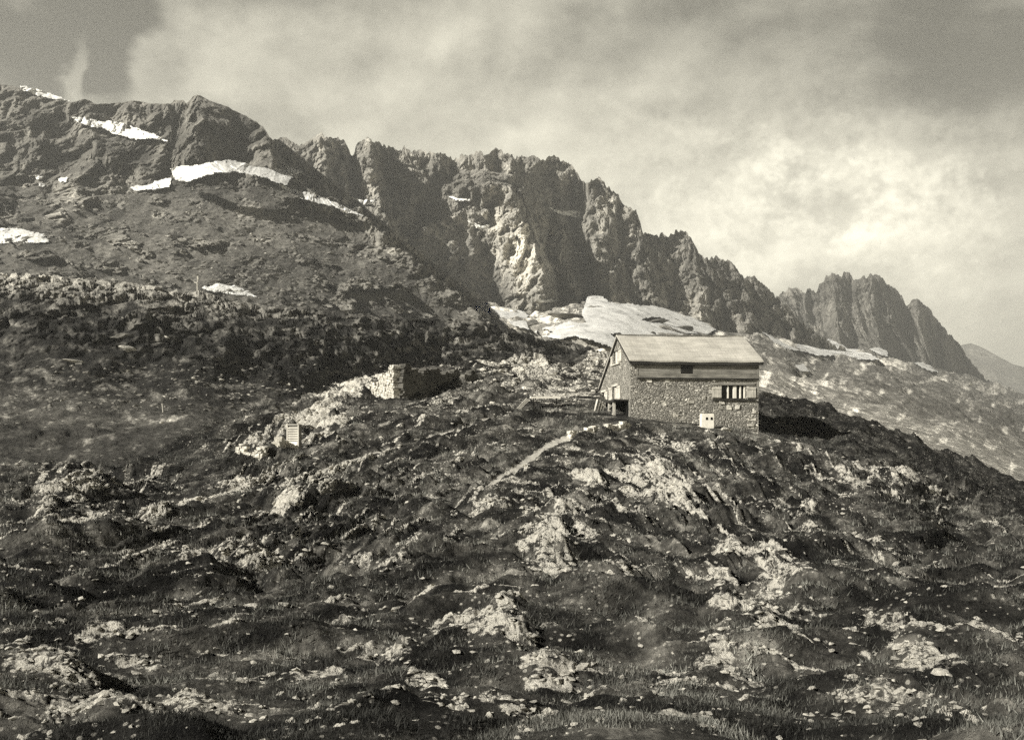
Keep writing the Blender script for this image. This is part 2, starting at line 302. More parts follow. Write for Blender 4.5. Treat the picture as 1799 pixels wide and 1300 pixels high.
def sheet(name, xs, top, bot, rows, fn, m, jag=None, attrs_fn=None, back=1.0, pw=1.0):
    v = np.linspace(0, 1, rows)**pw
    t = top(xs)-(jag(xs) if jag else 0); b = np.maximum(bot(xs), t+4); x = np.repeat(xs[None], rows, 0); y = t[None]+(b-t)[None]*v[:, None]
    P, cl = fn(x, y); A = attrs_fn(x, y, P, cl)
    # the far side: the ground falls away behind the crest
    e = []; a = P[0]; hd = np.stack([a[:, 0]/a[:, 1], np.ones(len(xs)), 0*xs], -1)
    for k, dz in ((.02, .006), (.08, .06), (.2, .2), (.4, .45)):
        q = a+hd*(a[:, 1:2]*k*back); q[:, 2] = a[:, 2]-a[:, 1]*dz*back; e.append(q)
    P = np.concatenate([np.stack(e[::-1]), P]); A = {k: np.concatenate([np.repeat(z[:1], 4, 0), z]) for k, z in A.items()}
    return grid_mesh(name, P, A, m, smooth=name != 'mountain')
def mount_attr(x, y, P, cl):
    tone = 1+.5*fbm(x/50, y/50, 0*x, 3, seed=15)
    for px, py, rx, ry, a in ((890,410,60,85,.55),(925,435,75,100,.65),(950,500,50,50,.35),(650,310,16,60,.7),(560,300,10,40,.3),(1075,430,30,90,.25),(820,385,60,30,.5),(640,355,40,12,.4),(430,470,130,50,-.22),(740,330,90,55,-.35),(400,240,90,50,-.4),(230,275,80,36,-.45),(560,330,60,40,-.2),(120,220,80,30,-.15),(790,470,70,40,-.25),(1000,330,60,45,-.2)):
        tone = tone+a*np.exp(-((x-px)/rx)**2-((y-py)/ry)**2)  # bright blobs paint extra sunlight onto the central wall face
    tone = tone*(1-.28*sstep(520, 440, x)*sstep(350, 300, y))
    return dict(rock=cl, tone=np.clip(tone, .3, 2.2))
xs = np.linspace(-260, 1580, int(1100*Q))
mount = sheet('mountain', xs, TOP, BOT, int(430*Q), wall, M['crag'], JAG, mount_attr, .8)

# the far ridge and the distant hill behind it
FTOP = line([(1180,640),(1290,600),(1330,545),(1360,528),(1372,516),(1388,508),(1400,509),(1412,516),(1422,509),(1434,515),(1440,502),(1452,486),(1462,482),(1472,484),(1478,486),(1482,480),(1492,480),(1500,492),(1510,495),(1516,487),(1530,484),(1548,488),(1558,500),(1575,512),(1588,525),(1594,542),(1602,530),(1612,528),(1622,537),(1636,547),(1642,560),(1660,578),(1680,600),(1695,622),(1725,660),(1790,715),(1860,760)])
DF = TPS([(1200,640,1500),(1340,560,1560),(1470,480,1640),(1540,484,1660),(1610,528,1680),(1700,640,1760),(1860,760,1850),(1200,720,1300),(1400,640,1420),(1560,640,1470),(1700,720,1600),(1860,800,1750),(1450,560,1560),(1560,570,1590)])
def far(x, y, det=1):
    P = pts(x, y, DF(x, y)); X, Y, Z = P[..., 0], P[..., 1], P[..., 2]; D = P[..., 1]
    wx = fbm(X/120, Y/300, Z/160, 3, seed=2)*35
    d = -(ridged((X+wx-Z*.1)/60, Y/500, Z/420, 4, .55, seed=19)-.5)*70-(ridged((X+wx)/24, Y/200, Z/60, 4, .55, seed=29)-.5)*16-fbm(X/16, Y/16, Z/20, 4, .6, seed=9)*8-(ridged((X+wx)/11, Y/60, Z/90, 3, .6, seed=10)-.5)*10
    for kx, w, a in ((1462,26,60),(1530,40,60),(1608,26,55),(1388,24,35)): d = d-a*np.clip(1-np.abs(x-kx-(y-480)*.12)/w, 0, 1)
    return pts(x, y, D+d*sstep(0, 12, y-FTOP(x)+6)), np.ones_like(x)
sheet('mountain', np.linspace(1190, 1870, int(420*Q)), FTOP, lambda x: 0*x+790, int(220*Q), far, M['crag'], lambda x: (ridged(x/11, 0*x, 0*x, 3, .6, seed=6)-.55)*11, lambda x, y, P, c: dict(rock=c, tone=.62+.35*fbm(x/30, y/60, 0*x, 3, seed=4)), 1)
def hill(x, y, det=1):
    D = 3400+(700-y)*6; P = pts(x, y, D); return pts(x, y, D-fbm(P[..., 0]/160, P[..., 1]/160, P[..., 2]/160, 4, seed=3)*70), 0*x+.4
sheet('hills', np.linspace(1600, 1980, 120), line([(1600,640),(1660,625),(1690,606),(1706,603),(1725,610),(1780,640),(1980,690)]), lambda x: 0*x+790, 60, hill, M['crag'], None, lambda x, y, P, c: dict(rock=c, tone=0*x+1.2), 1)

# ------------------------------------------------------------------ the upper hillside (snow apron and right-hand slope)
DH = TPS([(820,545,720),(855,540,740),(950,560,720),(1040,522,845),(1150,550,815),(1250,585,800),(1340,596,840),(1500,626,1000),(1720,676,1350),(1860,730,1500),(820,640,330),(900,600,470),(1000,640,300),(1150,625,420),(1335,690,230),(1450,720,240),(1500,780,160),
    (1600,720,430),(1730,840,140),(1730,760,400),(1870,900,120),(1870,800,400),(1340,640,520),(1600,670,800),(820,720,180),(1000,720,170),(1300,780,150),(1450,660,700),(1740,700,1050)])
HTOP = line([(800,556),(855,538),(930,552),(1000,545),(1036,517),(1046,512),(1056,522),(1080,533),(1110,536),(1150,544),(1185,542),(1220,558),(1260,582),(1350,592),(1500,618),(1720,666),(1790,690),(1880,735)])
LT0 = np.array([(700,655),(850,640),(1060,629),(1150,640),(1250,668),(1335,690),(1400,698),(1500,730),(1600,771),(1730,823),(1800,850),(1980,910)], float)
def hside(x, y, det=1):
    D = DH(x, y); P = pts(x, y, D); X, Y, Z = P[..., 0], P[..., 1], P[..., 2]
    sc = np.clip(D/500, .2, 1.2)
    d = -fbm(X/80, Y/140, Z/40, 4, .5, seed=51)*22*sc
    P = pts(x, y, D+d*.8); P[..., 2] += det*sc*(fbm(X/34, Y/40, 0*X, 4, .5, seed=53)*4.5+(ridged((X-Y*.25)/30, (Y+X*.25)/70, 0*X, 3, .5, seed=57)-.5)*3+fbm(X/5, Y/8, 0*X, 3, .5, seed=55)*.35)
    return P, D
def hattr(x, y, P, D):
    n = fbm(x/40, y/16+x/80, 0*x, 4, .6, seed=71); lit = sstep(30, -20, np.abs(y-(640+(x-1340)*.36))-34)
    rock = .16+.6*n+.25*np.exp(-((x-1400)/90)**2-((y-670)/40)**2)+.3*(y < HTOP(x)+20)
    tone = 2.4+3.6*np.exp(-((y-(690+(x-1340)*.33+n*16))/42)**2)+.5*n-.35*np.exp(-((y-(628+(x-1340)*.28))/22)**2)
    return dict(rock=np.clip(rock, 0, 1), tone=np.clip(tone, .6, 4.5))
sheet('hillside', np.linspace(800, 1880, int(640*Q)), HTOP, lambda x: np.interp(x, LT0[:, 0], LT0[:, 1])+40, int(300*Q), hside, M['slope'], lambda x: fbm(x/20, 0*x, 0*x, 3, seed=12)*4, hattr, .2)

# ------------------------------------------------------------------ the middle hill with its dark crag band
CTOP = line([(-300,478),(40,482),(120,488),(200,493),(260,503),(320,514),(350,514),(390,523),(450,537),(520,541),(560,543),(620,549),(680,560),(740,562),(800,560),(850,566),(885,574),(905,580),(930,591),(960,598),(1000,602),(1035,608),(1070,626),(1120,650),(1250,690),(1330,730)])
DC = TPS([(-300,482,215),(40,486,215),(200,495,220),(350,516,225),(450,540,232),(600,550,240),(740,563,245),(850,570,250),(930,592,262),(1000,604,275),(1070,628,280),(1200,690,270),(60,560,158),(60,640,146),(250,565,164),(250,655,151),(400,580,170),(400,682,152),(550,588,182),(550,672,165),(660,590,204),(660,640,192),(850,610,238),(800,650,225),(950,650,240),
    (40,700,132),(250,712,132),(400,722,138),(40,780,100),(200,790,100),(330,770,108),(40,860,78),(200,880,76),(600,720,165),(800,740,150),(1000,740,170),(-300,700,135),(-300,850,80),(1200,800,180)])
def crag2(x, y, det=1):
    D = DC(x, y); P = pts(x, y, D); X, Y, Z = P[..., 0], P[..., 1], P[..., 2]
    c = np.interp(y-CTOP(x), [0, 4, 12, 60, 95, 140], [.75, .9, 1, 1, .6, .12])
    c = np.where(y > 690, np.interp(y, [690, 720], [.12, .05]), c)
    c = np.clip(c*(.75+.9*fbm(x/50, y/25, 0*x, 3, seed=101)), 0.03, 1)
    wx = fbm(X/18, Y/18, Z/14, 3, seed=103)*5
    f1, e1, v1 = worley((X+wx)/5.5, Y/12, (Z+X*.1)/4, seed=13)
    d = -(ridged((X+wx)/9, Y/40, Z/22, 4, .55, seed=105)-.5)*13*c-(ridged((X-wx)/4, Y/12, (Z+X*.15)/3, 4, .55, seed=107)-.5)*4.5*c-(v1-.5)*4*c-fbm(X/2, Y/4, Z/1.5, 4, .6, seed=109)*1.3*(.2+c*.8)
    ft = sstep(0, 6, y-CTOP(x)+2); P = pts(x, y, D+d*ft); w1 = worley((X+wx)/4.2, Y/4.8, 0*X, seed=17); w2 = worley((X-wx)/1.7, Y/2, 0*X, seed=18); g = np.clip(c*1.3+.12, 0, 1)
    P[..., 2] += ft*(fbm(X/16, Y/16, 0*X, 4, .5, seed=111)*1.2*(1-.5*c)+g*(w1[2]*1.0*sstep(0, .3, w1[1])+w2[2]*.32*sstep(0, .3, w2[1]))-.5*g+fbm(X/1.6, Y/1.8, 0*X, 3, .55, seed=113)*.16)
    return P, c
def cattr(x, y, P, c):
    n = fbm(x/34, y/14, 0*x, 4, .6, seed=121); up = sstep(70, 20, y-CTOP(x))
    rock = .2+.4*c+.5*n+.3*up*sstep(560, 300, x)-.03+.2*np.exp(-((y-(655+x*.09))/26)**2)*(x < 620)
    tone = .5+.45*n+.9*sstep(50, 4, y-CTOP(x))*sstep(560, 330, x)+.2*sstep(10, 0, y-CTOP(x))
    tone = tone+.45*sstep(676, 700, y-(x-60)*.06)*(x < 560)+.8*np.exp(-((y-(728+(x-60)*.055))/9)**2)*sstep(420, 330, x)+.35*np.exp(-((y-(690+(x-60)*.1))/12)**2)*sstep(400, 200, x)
    tone = tone*(1-.5*np.exp(-((x-480)/210)**2-((y-(630+(x-480)*.12))/52)**2)-.4*np.exp(-((x-170)/120)**2-((y-600)/45)**2))  # bank shadow also deepened in the tone, over dark heath
    return dict(rock=np.clip(rock, 0, 1), tone=np.clip(tone, .16, 2.4))
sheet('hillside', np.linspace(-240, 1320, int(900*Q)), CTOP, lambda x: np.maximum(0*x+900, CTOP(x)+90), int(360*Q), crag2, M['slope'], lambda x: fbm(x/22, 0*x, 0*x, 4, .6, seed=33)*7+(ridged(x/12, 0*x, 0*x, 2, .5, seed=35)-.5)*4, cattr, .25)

# ------------------------------------------------------------------ the near knoll: a height field
LTOP = line([(-300,800),(50,813),(150,817),(230,819),(262,803),(300,783),(370,750),(430,728),(500,714),(560,690),(620,668),(650,664),(700,655),(780,648),(850,640),(900,634),(960,631),(1060,629),(1150,640),(1250,668),(1335,690),(1400,698),(1450,712),(1500,730),(1600,771),(1730,823),(1800,850),(1980,910)])
DN = TPS([(-300,1330,11),(300,1330,11),(900,1330,11),(1500,1330,11),(2100,1330,11),(300,1240,13.5),(900,1240,13.5),(1500,1240,13.5),(-200,1150,18),(300,1150,18),(900,1150,17.5),(1500,1150,17.5),(2000,1150,17),(200,1050,25),(600,1050,25),(1000,1050,24),(1400,1050,24),(1800,1050,24),(200,960,34),(600,960,35),(1000,960,33),(1400,960,33),(1800,960,36),(-200,960,34),
    (-200,880,46),(100,880,46),(400,880,47),(800,880,46),(1200,880,45),(1600,880,52),(1850,930,46),(-200,815,60),(50,816,60),(220,822,63),(300,790,70),(370,752,77),(430,730,81),(500,786,66),(500,716,86),(600,745,77),(640,668,97),(700,700,85),(780,650,100),(700,658,98),(870,700,87),(870,640,104),(960,632,108),(1060,630,108),(960,720,80),(1108,735,77),(1108,790,65),(950,800,62),
    (1335,757,78.5),(1225,745,77),(1335,692,104),(1250,670,106),(1150,645,106),(1200,800,64),(1400,800,70),(1500,800,75),(1500,731,104),(1600,840,71),(1600,772,106),(1730,825,106),(1730,890,70),(1850,870,105),(1980,915,102),(700,800,62),(300,850,55)])
HU = Vector((math.cos(R(7)), math.sin(R(7)), 0)); HV = Vector((-HU.y, HU.x, 0)); H0 = Vector((8.68, 77.0, 0))
ELL = [(360,880,105,7,-21,1),(330,898,95,7,-20,1),(420,862,60,6,-22,.8),(585,705,50,13,-22,1.1),(555,735,60,11,-14,1.1),(620,685,45,10,-24,1.1),(540,745,45,9,-5,1),(590,745,22,10,-20,.9),(615,812,75,8,-22,1),(660,800,40,6,-15,.9),(505,850,45,9,-32,.8),(492,905,36,10,-14,1),(560,880,26,7,-25,.6),
    (330,985,60,10,22,1),(400,995,62,10,0,.9),(470,1000,26,9,0,.9),(130,868,45,30,0,.9),(82,892,24,36,0,.9),(150,925,70,6,0,.8),(460,785,38,14,-8,.7),(1035,840,32,11,22,1),(1130,835,48,11,0,1),(1178,880,40,26,15,1.1),(1110,872,26,10,0,.9),(1075,902,52,9,16,.8),(1140,815,20,8,0,.8),
    (985,920,34,18,-30,.9),(955,965,42,46,-30,1.0),(1030,945,28,14,35,.8),(1282,988,17,20,0,1.05),(1270,1062,28,42,0,1.0),(1335,985,75,11,18,.8),(1370,1030,40,30,25,.75),(1340,1080,55,28,10,.7),(1455,948,62,8,20,.7),(1540,985,62,7,25,.75),(1560,838,72,9,17,.75),(1490,852,48,9,15,.7),(1645,868,30,7,10,.7),(1430,905,60,6,14,.5),
    (1560,1120,55,24,20,.75),(1605,1160,46,34,35,.8),(1500,1135,26,12,0,.8),(1655,1192,28,24,0,.85),(1420,1000,50,6,20,.6),(882,1135,48,34,0,.95),(810,1100,30,11,-20,.8),(962,1190,36,34,0,.9),(700,1160,28,16,0,.8),(740,1196,45,12,25,.8),(250,1245,260,16,0,.75),(90,1220,60,18,0,.7),(200,1160,55,10,0,.75),(385,1190,62,14,0,.7),(560,1190,60,10,-10,.6),(862,1245,110,12,0,.65),(1150,1232,80,16,0,.7),(1255,1150,36,22,0,.75),(1310,1215,60,10,8,.7),
    (852,888,40,14,0,.8),(800,915,12,18,0,.7),(625,1000,30,7,14,.7),(690,1012,36,10,0,.7),(950,662,110,22,0,.62),(1005,690,60,16,0,.7),(920,640,70,7,0,.75),(1040,650,24,18,0,.75),(760,722,70,7,-12,.5),(800,690,60,20,-10,.45),(1180,790,60,9,5,.6),(1270,800,40,8,0,.55),(900,850,40,6,0,.8),(750,840,60,8,-8,.55),(1500,1240,120,14,0,.6),(600,1250,90,12,0,.5),(270,1010,20,6,0,.6),(1350,900,60,7,12,.5),(1240,940,50,10,15,.55)]
PATHS = [([(1106,750),(1060,756),(1010,765),(985,771),(962,781),(946,794),(926,806),(905,823),(880,836),(862,850)],5), ([(556,830),(610,808),(690,786),(740,771),(790,757),(858,735)],2.6), ([(862,850),(800,868),(745,872)],2.5)]
def strata(x, y):
    """distance coordinate that runs across the bedding, which arches over the knoll"""
    dx = x-930; w = np.clip(y-150*(1-np.exp(-(dx/450)**2))*np.interp(y, [690, 850, 960, 1150, 1300], [0, 1, 1, .3, .15]), 640, 1400)
    return np.interp(w, STY, STD)
STY = np.linspace(640, 1400, 200); STD = DN(0*STY+930, STY)
OUT = [(960,955,58,48,.9,-25),(1030,940,34,14,.5,30),(1272,1055,28,50,.6,0),(1355,1030,60,36,.35,20),(885,1135,50,34,.45,0),(965,1190,38,32,.35,0),(1590,1140,62,36,.35,25),(1178,880,42,26,.6,15),(130,868,48,30,.9,0),(82,895,28,36,.6,0),(1282,985,18,18,.5,0),(590,715,70,22,.8,-20),(700,1160,34,18,.35,0),(1040,840,30,12,.3,20),(1120,838,46,10,.3,0),(460,786,40,16,.5,-8),(740,1000,50,24,.4,0),(850,880,44,16,.45,0)]
SLABS = [(345,886,112,6,-20),(318,904,85,5.5,-17),(430,858,60,5,-20),(602,703,50,10,-22),(545,738,58,9,-14),(592,746,28,8,-18),(622,812,62,6,-20),(497,906,36,9,-14),(560,770,24,6,-25),(400,928,60,4,-12),(1130,832,40,7,0),(1033,842,26,9,20)]
def near_masks(x, y):
    D0 = DN(x, y); wX = (x-CX)/F*D0; q = strata(x, y); n = fbm(wX/4.2, q/1.5, 0*x, 5, .6, seed=141); n2 = fbm(wX/1.1, q/.5, 0*x, 3, .6, seed=143); r = np.full(x.shape, 0.0)
    for cx, cy, rx, ry, an, st in ELL:
        c, s_ = math.cos(R(an)), math.sin(R(an)); dx, dy = x-cx, y-cy; u = dx*c+dy*s_; v = -dx*s_+dy*c
        r = np.maximum(r, (.92 if cy < 960 else .80)*st*np.clip(1.3-np.hypot(u/(rx*1.12), v/(ry*1.1))*.95+n*1.1+n2*.75, 0, 1))
    nb = fbm(wX/5.5, q/.62, 0*x, 4, .55, seed=145); spk = np.clip((n2*.5+nb*1.0+n*.3-.40)*2.6, 0, .85)*np.interp(y, [950, 1050], [1, .72])
    r = np.maximum(r, spk); p = np.zeros(x.shape); pw = np.zeros(x.shape)
    for cx, cy, rx, ry, an in SLABS:
        c, s_ = math.cos(R(an)), math.sin(R(an)); dx, dy = x-cx, y-cy; u = dx*c+dy*s_; v = -dx*s_+dy*c; r = np.maximum(r, 1.35*np.clip(2.1-1.5*np.hypot(u/rx, v/ry)+n*.8+n2*.45, 0, .75))
    for kn, w in PATHS:
        d, t = linedist(x, y, kn); p = np.maximum(p, np.clip(1.7-(d+n2*1.0)/w, 0, 1)); pw = np.maximum(pw, np.clip(3.4-(d+n2*2)/w, 0, 1))
    r = r*(1-.75*np.exp(-((x-320)/75)**2-((y-806)/36)**2))
    return np.clip(r, 0, 1)*(1-.85*pw), p
def knoll(x, y, det=1):
    D = DN(x, y); P = pts(x, y, D); X, Y = P[..., 0], P[..., 1]; r, p = near_masks(x, y)
    du = (X-H0.x)*HU.x+(Y-H0.y)*HU.y; dv = (X-H0.x)*HV.x+(Y-H0.y)*HV.y
    hut = np.maximum(np.maximum(-du-1.5, du-11), np.maximum(-dv-1.2, dv-11.5)); flat = sstep(0, 5, hut)
    flat = flat*(1-.7*np.exp(-((x-320)/80)**2-((y-806)/40)**2)-.85*np.exp(-((x-955)/50)**2-((y-714)/16)**2)-.85*np.exp(-((x-516)/34)**2-((y-792)/20)**2)-.8*np.exp(-((x-690)/60)**2-((y-712)/16)**2)); k = (.12+.88*flat)*np.interp(Y, [10, 16, 30, 120], [.55, .7, 1, 1.25])
    wx = fbm(X/6, Y/6, 0*X, 3, seed=151)*2
    hum = (np.abs(fbm((X+wx)/5.5, (Y+wx)/4.2, 0*X, 3, .5, seed=153))-.25)*1.15+(.3-np.abs(perlin((X+wx*.5)/2.1, Y/1.7, 0*X, seed=155)))*.26+(.3-np.abs(perlin(X/.85, Y/.75, 0*X, seed=157)))*.17+fbm(X/.36, Y/.36, 0*X, 2, seed=159)*.06
    q = strata(x, y); wq = fbm(X/3, q/1.2, 0*X, 3, .5, seed=152)
    terr = (ridged(X/9+wq*.25, q/2.3+wq*.3, 0*X, 3, .5, seed=161)-.5)*.42+(ridged(X/3.4, q/.8+wq*.4, 0*X, 2, .5, seed=162)-.5)*.12
    lump = np.zeros(x.shape)
    for cx, cy, rx, ry, hh, an in OUT:
        c_, s_ = math.cos(R(an)), math.sin(R(an)); u = ((x-cx)*c_+(y-cy)*s_)/rx; v = (-(x-cx)*s_+(y-cy)*c_)/ry; lump = np.maximum(lump, hh*np.exp(-(u*u+v*v)**1.4))
    f1, e1, v1 = worley(X/1.25+wq*.5, q/.5+wq*.6, 0*X, seed=7); f2, e2, v2 = worley(X/.42+wq*.6, q/.5, 0*X, seed=9)
    slab = 1-.65*np.exp(-((x-575)/90)**2-((y-720)/45)**2)-.5*np.exp(-((x-350)/130)**2-((y-890)/30)**2); rockh = slab*r**1.2*(.03+.26*v1*sstep(0, .22, e1)+.13*v2*sstep(0, .2, e2)+.05*fbm(X/.2, q/.3, 0*X, 3, .6, seed=165))
    k = k*(1-.8*np.clip(p, 0, 1)); Z = P[..., 2]+(hum+terr)*k+rockh*(.15+.85*flat)*np.interp(Y, [10, 20, 60, 110], [.6, .8, 1.1, 1.3])+lump*flat*.7*(.6+.5*fbm(X/.9, q/.9, 0*X, 3, .6, seed=167))-.12*np.clip(p, 0, 1)
    P[..., 2] = Z; return P, r
def build_knoll():
    c = int(1500*Q); rws = int(900*Q); xs = np.linspace(-260, 2100, c); t = LTOP(xs)-fbm(xs/30, 0*xs, 0*xs, 3, seed=44)*4; x = np.repeat(xs[None], rws, 0)
    y = t[None]+(1345-t)[None]*(np.linspace(0, 1, rws)**1.12)[:, None]
    P, r = knoll(x, y); r_, p = near_masks(x, y); D0 = DN(x, y); q = strata(x, y); n = fbm((x-CX)/F*D0/7, q/1.9, 0*x, 6, .62, seed=171)
    shade = sstep(-25, 25, LTOP(x)+np.interp(x, [1300, 1335, 1450, 1560, 1730], [0, 66, 80, 62, 74])-y)*(x > 1335)  # right flank: shade and dark shrubs painted into the ground colour
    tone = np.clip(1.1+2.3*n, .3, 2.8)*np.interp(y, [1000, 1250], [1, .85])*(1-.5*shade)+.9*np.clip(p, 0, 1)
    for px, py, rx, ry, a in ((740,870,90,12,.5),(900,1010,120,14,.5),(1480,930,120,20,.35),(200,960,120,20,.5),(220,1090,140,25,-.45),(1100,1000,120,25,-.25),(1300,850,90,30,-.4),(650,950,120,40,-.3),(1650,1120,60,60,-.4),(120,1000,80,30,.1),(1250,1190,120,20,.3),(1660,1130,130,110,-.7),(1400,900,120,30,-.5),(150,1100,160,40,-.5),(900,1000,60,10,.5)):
        tone = tone+a*np.exp(-((x-px)/rx)**2-((y-py)/ry)**2)  # the lower-right negative blob deepens shadow in the turf tone
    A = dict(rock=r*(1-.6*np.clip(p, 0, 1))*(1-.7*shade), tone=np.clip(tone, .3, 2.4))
    a = P[0]; e = []
    for k, dz in ((.03, .01), (.1, .06), (.22, .16)):
        q = a*1; q[:, :2] = a[:, :2]*(1+k); q[:, 2] = a[:, 2]-a[:, 1]*dz; e.append(q)
    f = []
    for yy, zz in ((9, -2.9), (6, -2.3), (2.5, -1.75), (0, -1.7), (-6, -1.7), (-30, -3), (-120, -30)):
        q = P[-1]*1; s_ = max(yy, 3)/11.0+max(0, -yy)*.3; q[:, 0] = P[-1][:, 0]*max(s_, .6); q[:, 1] = yy; q[:, 2] = zz; f.append(q)
    PP = np.concatenate([np.stack(e[::-1]), P, np.stack(f)]); AA = {k: np.concatenate([np.repeat(z[:1], 3, 0), z, np.repeat(z[-1:], 7, 0)]) for k, z in A.items()}
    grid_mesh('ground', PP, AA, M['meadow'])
    Pp = P*1; Pp[..., 2] += .015; pm = p > .62; kp = pm[:-1, :-1] & pm[1:, 1:] & pm[:-1, 1:] & pm[1:, :-1]
    grid_mesh('path', Pp, {}, M['path'], keep=kp)
    return x, y, P, A, p
KX, KY, KP, KA, KPATH = build_knoll()
# valley floor far below, out to the horizon
bm = bmesh.new(); bmesh.ops.create_circle(bm, cap_ends=True, segments=64, radius=9000); vf = obj('terrain', bm, mat_plain('valley turf', .08, .95, .3, .01)); vf.location.z = -140; vf['kind'] = 'structure'

def proj(p): return CX+p[0]/p[1]*F, CY-p[2]/p[1]*F
def at(fn, x, y):
    yy = y
    for _ in range(5 if fn is knoll else 3):
        P = fn(np.array([[float(x)]]), np.array([[float(yy)]]))[0][0, 0]; yy += (y-proj(P)[1])*.7
    return Vector(P)
def zground(X, Y):
    """height of the knoll under a plan position"""
    x = CX+X/Y*F; y = 750.0
    for _ in range(14):
        d = float(DN(np.array([x]), np.array([y]))[0]); y += (d-Y)*F*.02/Y*6
    return knoll(np.array([[x]]), np.array([[y]]))[0][0, 0][2]

# ------------------------------------------------------------------ snow
SNOW = [
 (wall, [(122,205),(150,206),(178,215),(192,212),(222,218),(252,230),(275,237),(294,248),(270,243),(236,245),(214,238),(200,236),(180,224),(165,224),(140,216)], 'tilted snow band on the slope under the upper left ridge'),
 (wall, [(300,297),(318,292),(352,290),(375,284),(408,281),(430,288),(455,294),(478,297),(492,290),(512,295),(532,302),(512,312),(505,325),(488,322),(470,313),(440,306),(412,302),(378,304),(350,312),(330,320),(308,316)], 'largest snow bank lying under the dark left cliff'),
 (wall, [(228,330),(242,326),(260,322),(285,316),(302,312),(298,328),(286,331),(262,333),(240,336)], 'small forked snow patch just below the large snow bank'),
 (wall, [(488,322),(510,330),(528,336),(556,343),(585,354),(612,366),(638,379),(612,373),(585,362),(560,357),(532,350),(520,342),(500,334)], 'narrow snow streak running down the spur crest'),
 (wall, [(616,347),(636,351),(660,351),(662,356),(640,359)], 'tiny snow ledge below the pale rock tower'),
 (wall, [(352,505),(372,502),(385,496),(398,501),(412,502),(436,512),(452,521),(430,519),(400,516),(378,513),(362,509)], 'isolated snow patch on the scree beside the marker post'),
 (wall, [(-190,412),(-150,402),(-90,399),(-40,400),(42,402),(62,410),(76,410),(86,425),(60,427),(-40,426),(-120,424)], 'snow patch on the left slope under the dark knob'),
 (wall, [(62,308),(76,310),(72,316),(64,315)], 'small snow fleck on the left slope, beside two others'),
 (wall, [(102,313),(118,312),(120,318),(106,321)], 'small wedge of snow on the left slope above the scree'),
 (wall, [(70,322),(80,323),(76,329),(68,328)], 'tiny snow fleck, lowest of three on the left slope'),
 (wall, [(966,365),(985,371),(1018,370),(1020,383),(1000,379),(980,375)], 'snow ledge high on the main rock wall'),
 (wall, [(822,388),(836,393),(848,398),(862,393),(858,401),(846,404),(832,397)], 'curved snow ledge in the middle of the main wall'),
 (wall, [(1003,441),(1018,444),(1034,442),(1030,447),(1010,447)], 'thin snow ledge below the main gully'),
 (wall, [(788,345),(806,348),(828,350),(826,354),(800,352)], 'short snow shelf on the dark upper wall'),
 (wall, [(945,525),(980,527),(978,532),(948,531)], 'thin snow strip at the foot of the pale pillars'),
 (wall, [(36,151),(70,159),(100,168),(124,178),(104,177),(66,168),(36,158)], 'snow cornice along the upper left skyline'),
 (hside, [(853,537),(870,543),(890,547),(918,552),(928,560),(926,575),(930,586),(905,580),(884,566),(866,556)], 'snow tongue dropping left of the grey rock island'),
 (hside, [(1032,530),(1036,518),(1045,510),(1056,523),(1070,536),(1090,539),(1112,539),(1130,542),(1150,542),(1186,541),(1206,552),(1230,566),(1258,584),(1246,592),(1210,592),(1180,600),(1120,612),(1075,622),(1045,610),(1010,600),(985,606),(955,600),(940,590),(960,582),(978,580),(1000,571),(1020,576),(1030,574),(1022,556)], 'broad white snowfield fanning out behind the hut'),
 (hside, [(1340,588),(1356,594),(1372,604),(1398,612),(1412,600),(1440,608),(1456,598),(1474,606),(1490,616),(1516,618),(1530,626),(1545,636),(1510,636),(1470,628),(1440,630),(1412,622),(1380,618),(1362,608)], 'jagged snow strip along the foot of the far ridge'),
 (hside, [(1528,616),(1545,612),(1560,622),(1560,630),(1545,626)], 'small curled snow patch right of the jagged strip'),
 (hside, [(1606,640),(1622,640),(1640,648),(1656,658),(1640,656),(1620,650)], 'slanting snow streak low on the far right slope'),
 (hside, [(1396,648),(1412,646),(1422,660),(1408,660)], 'bright snow fleck on the grass right of the roof')]
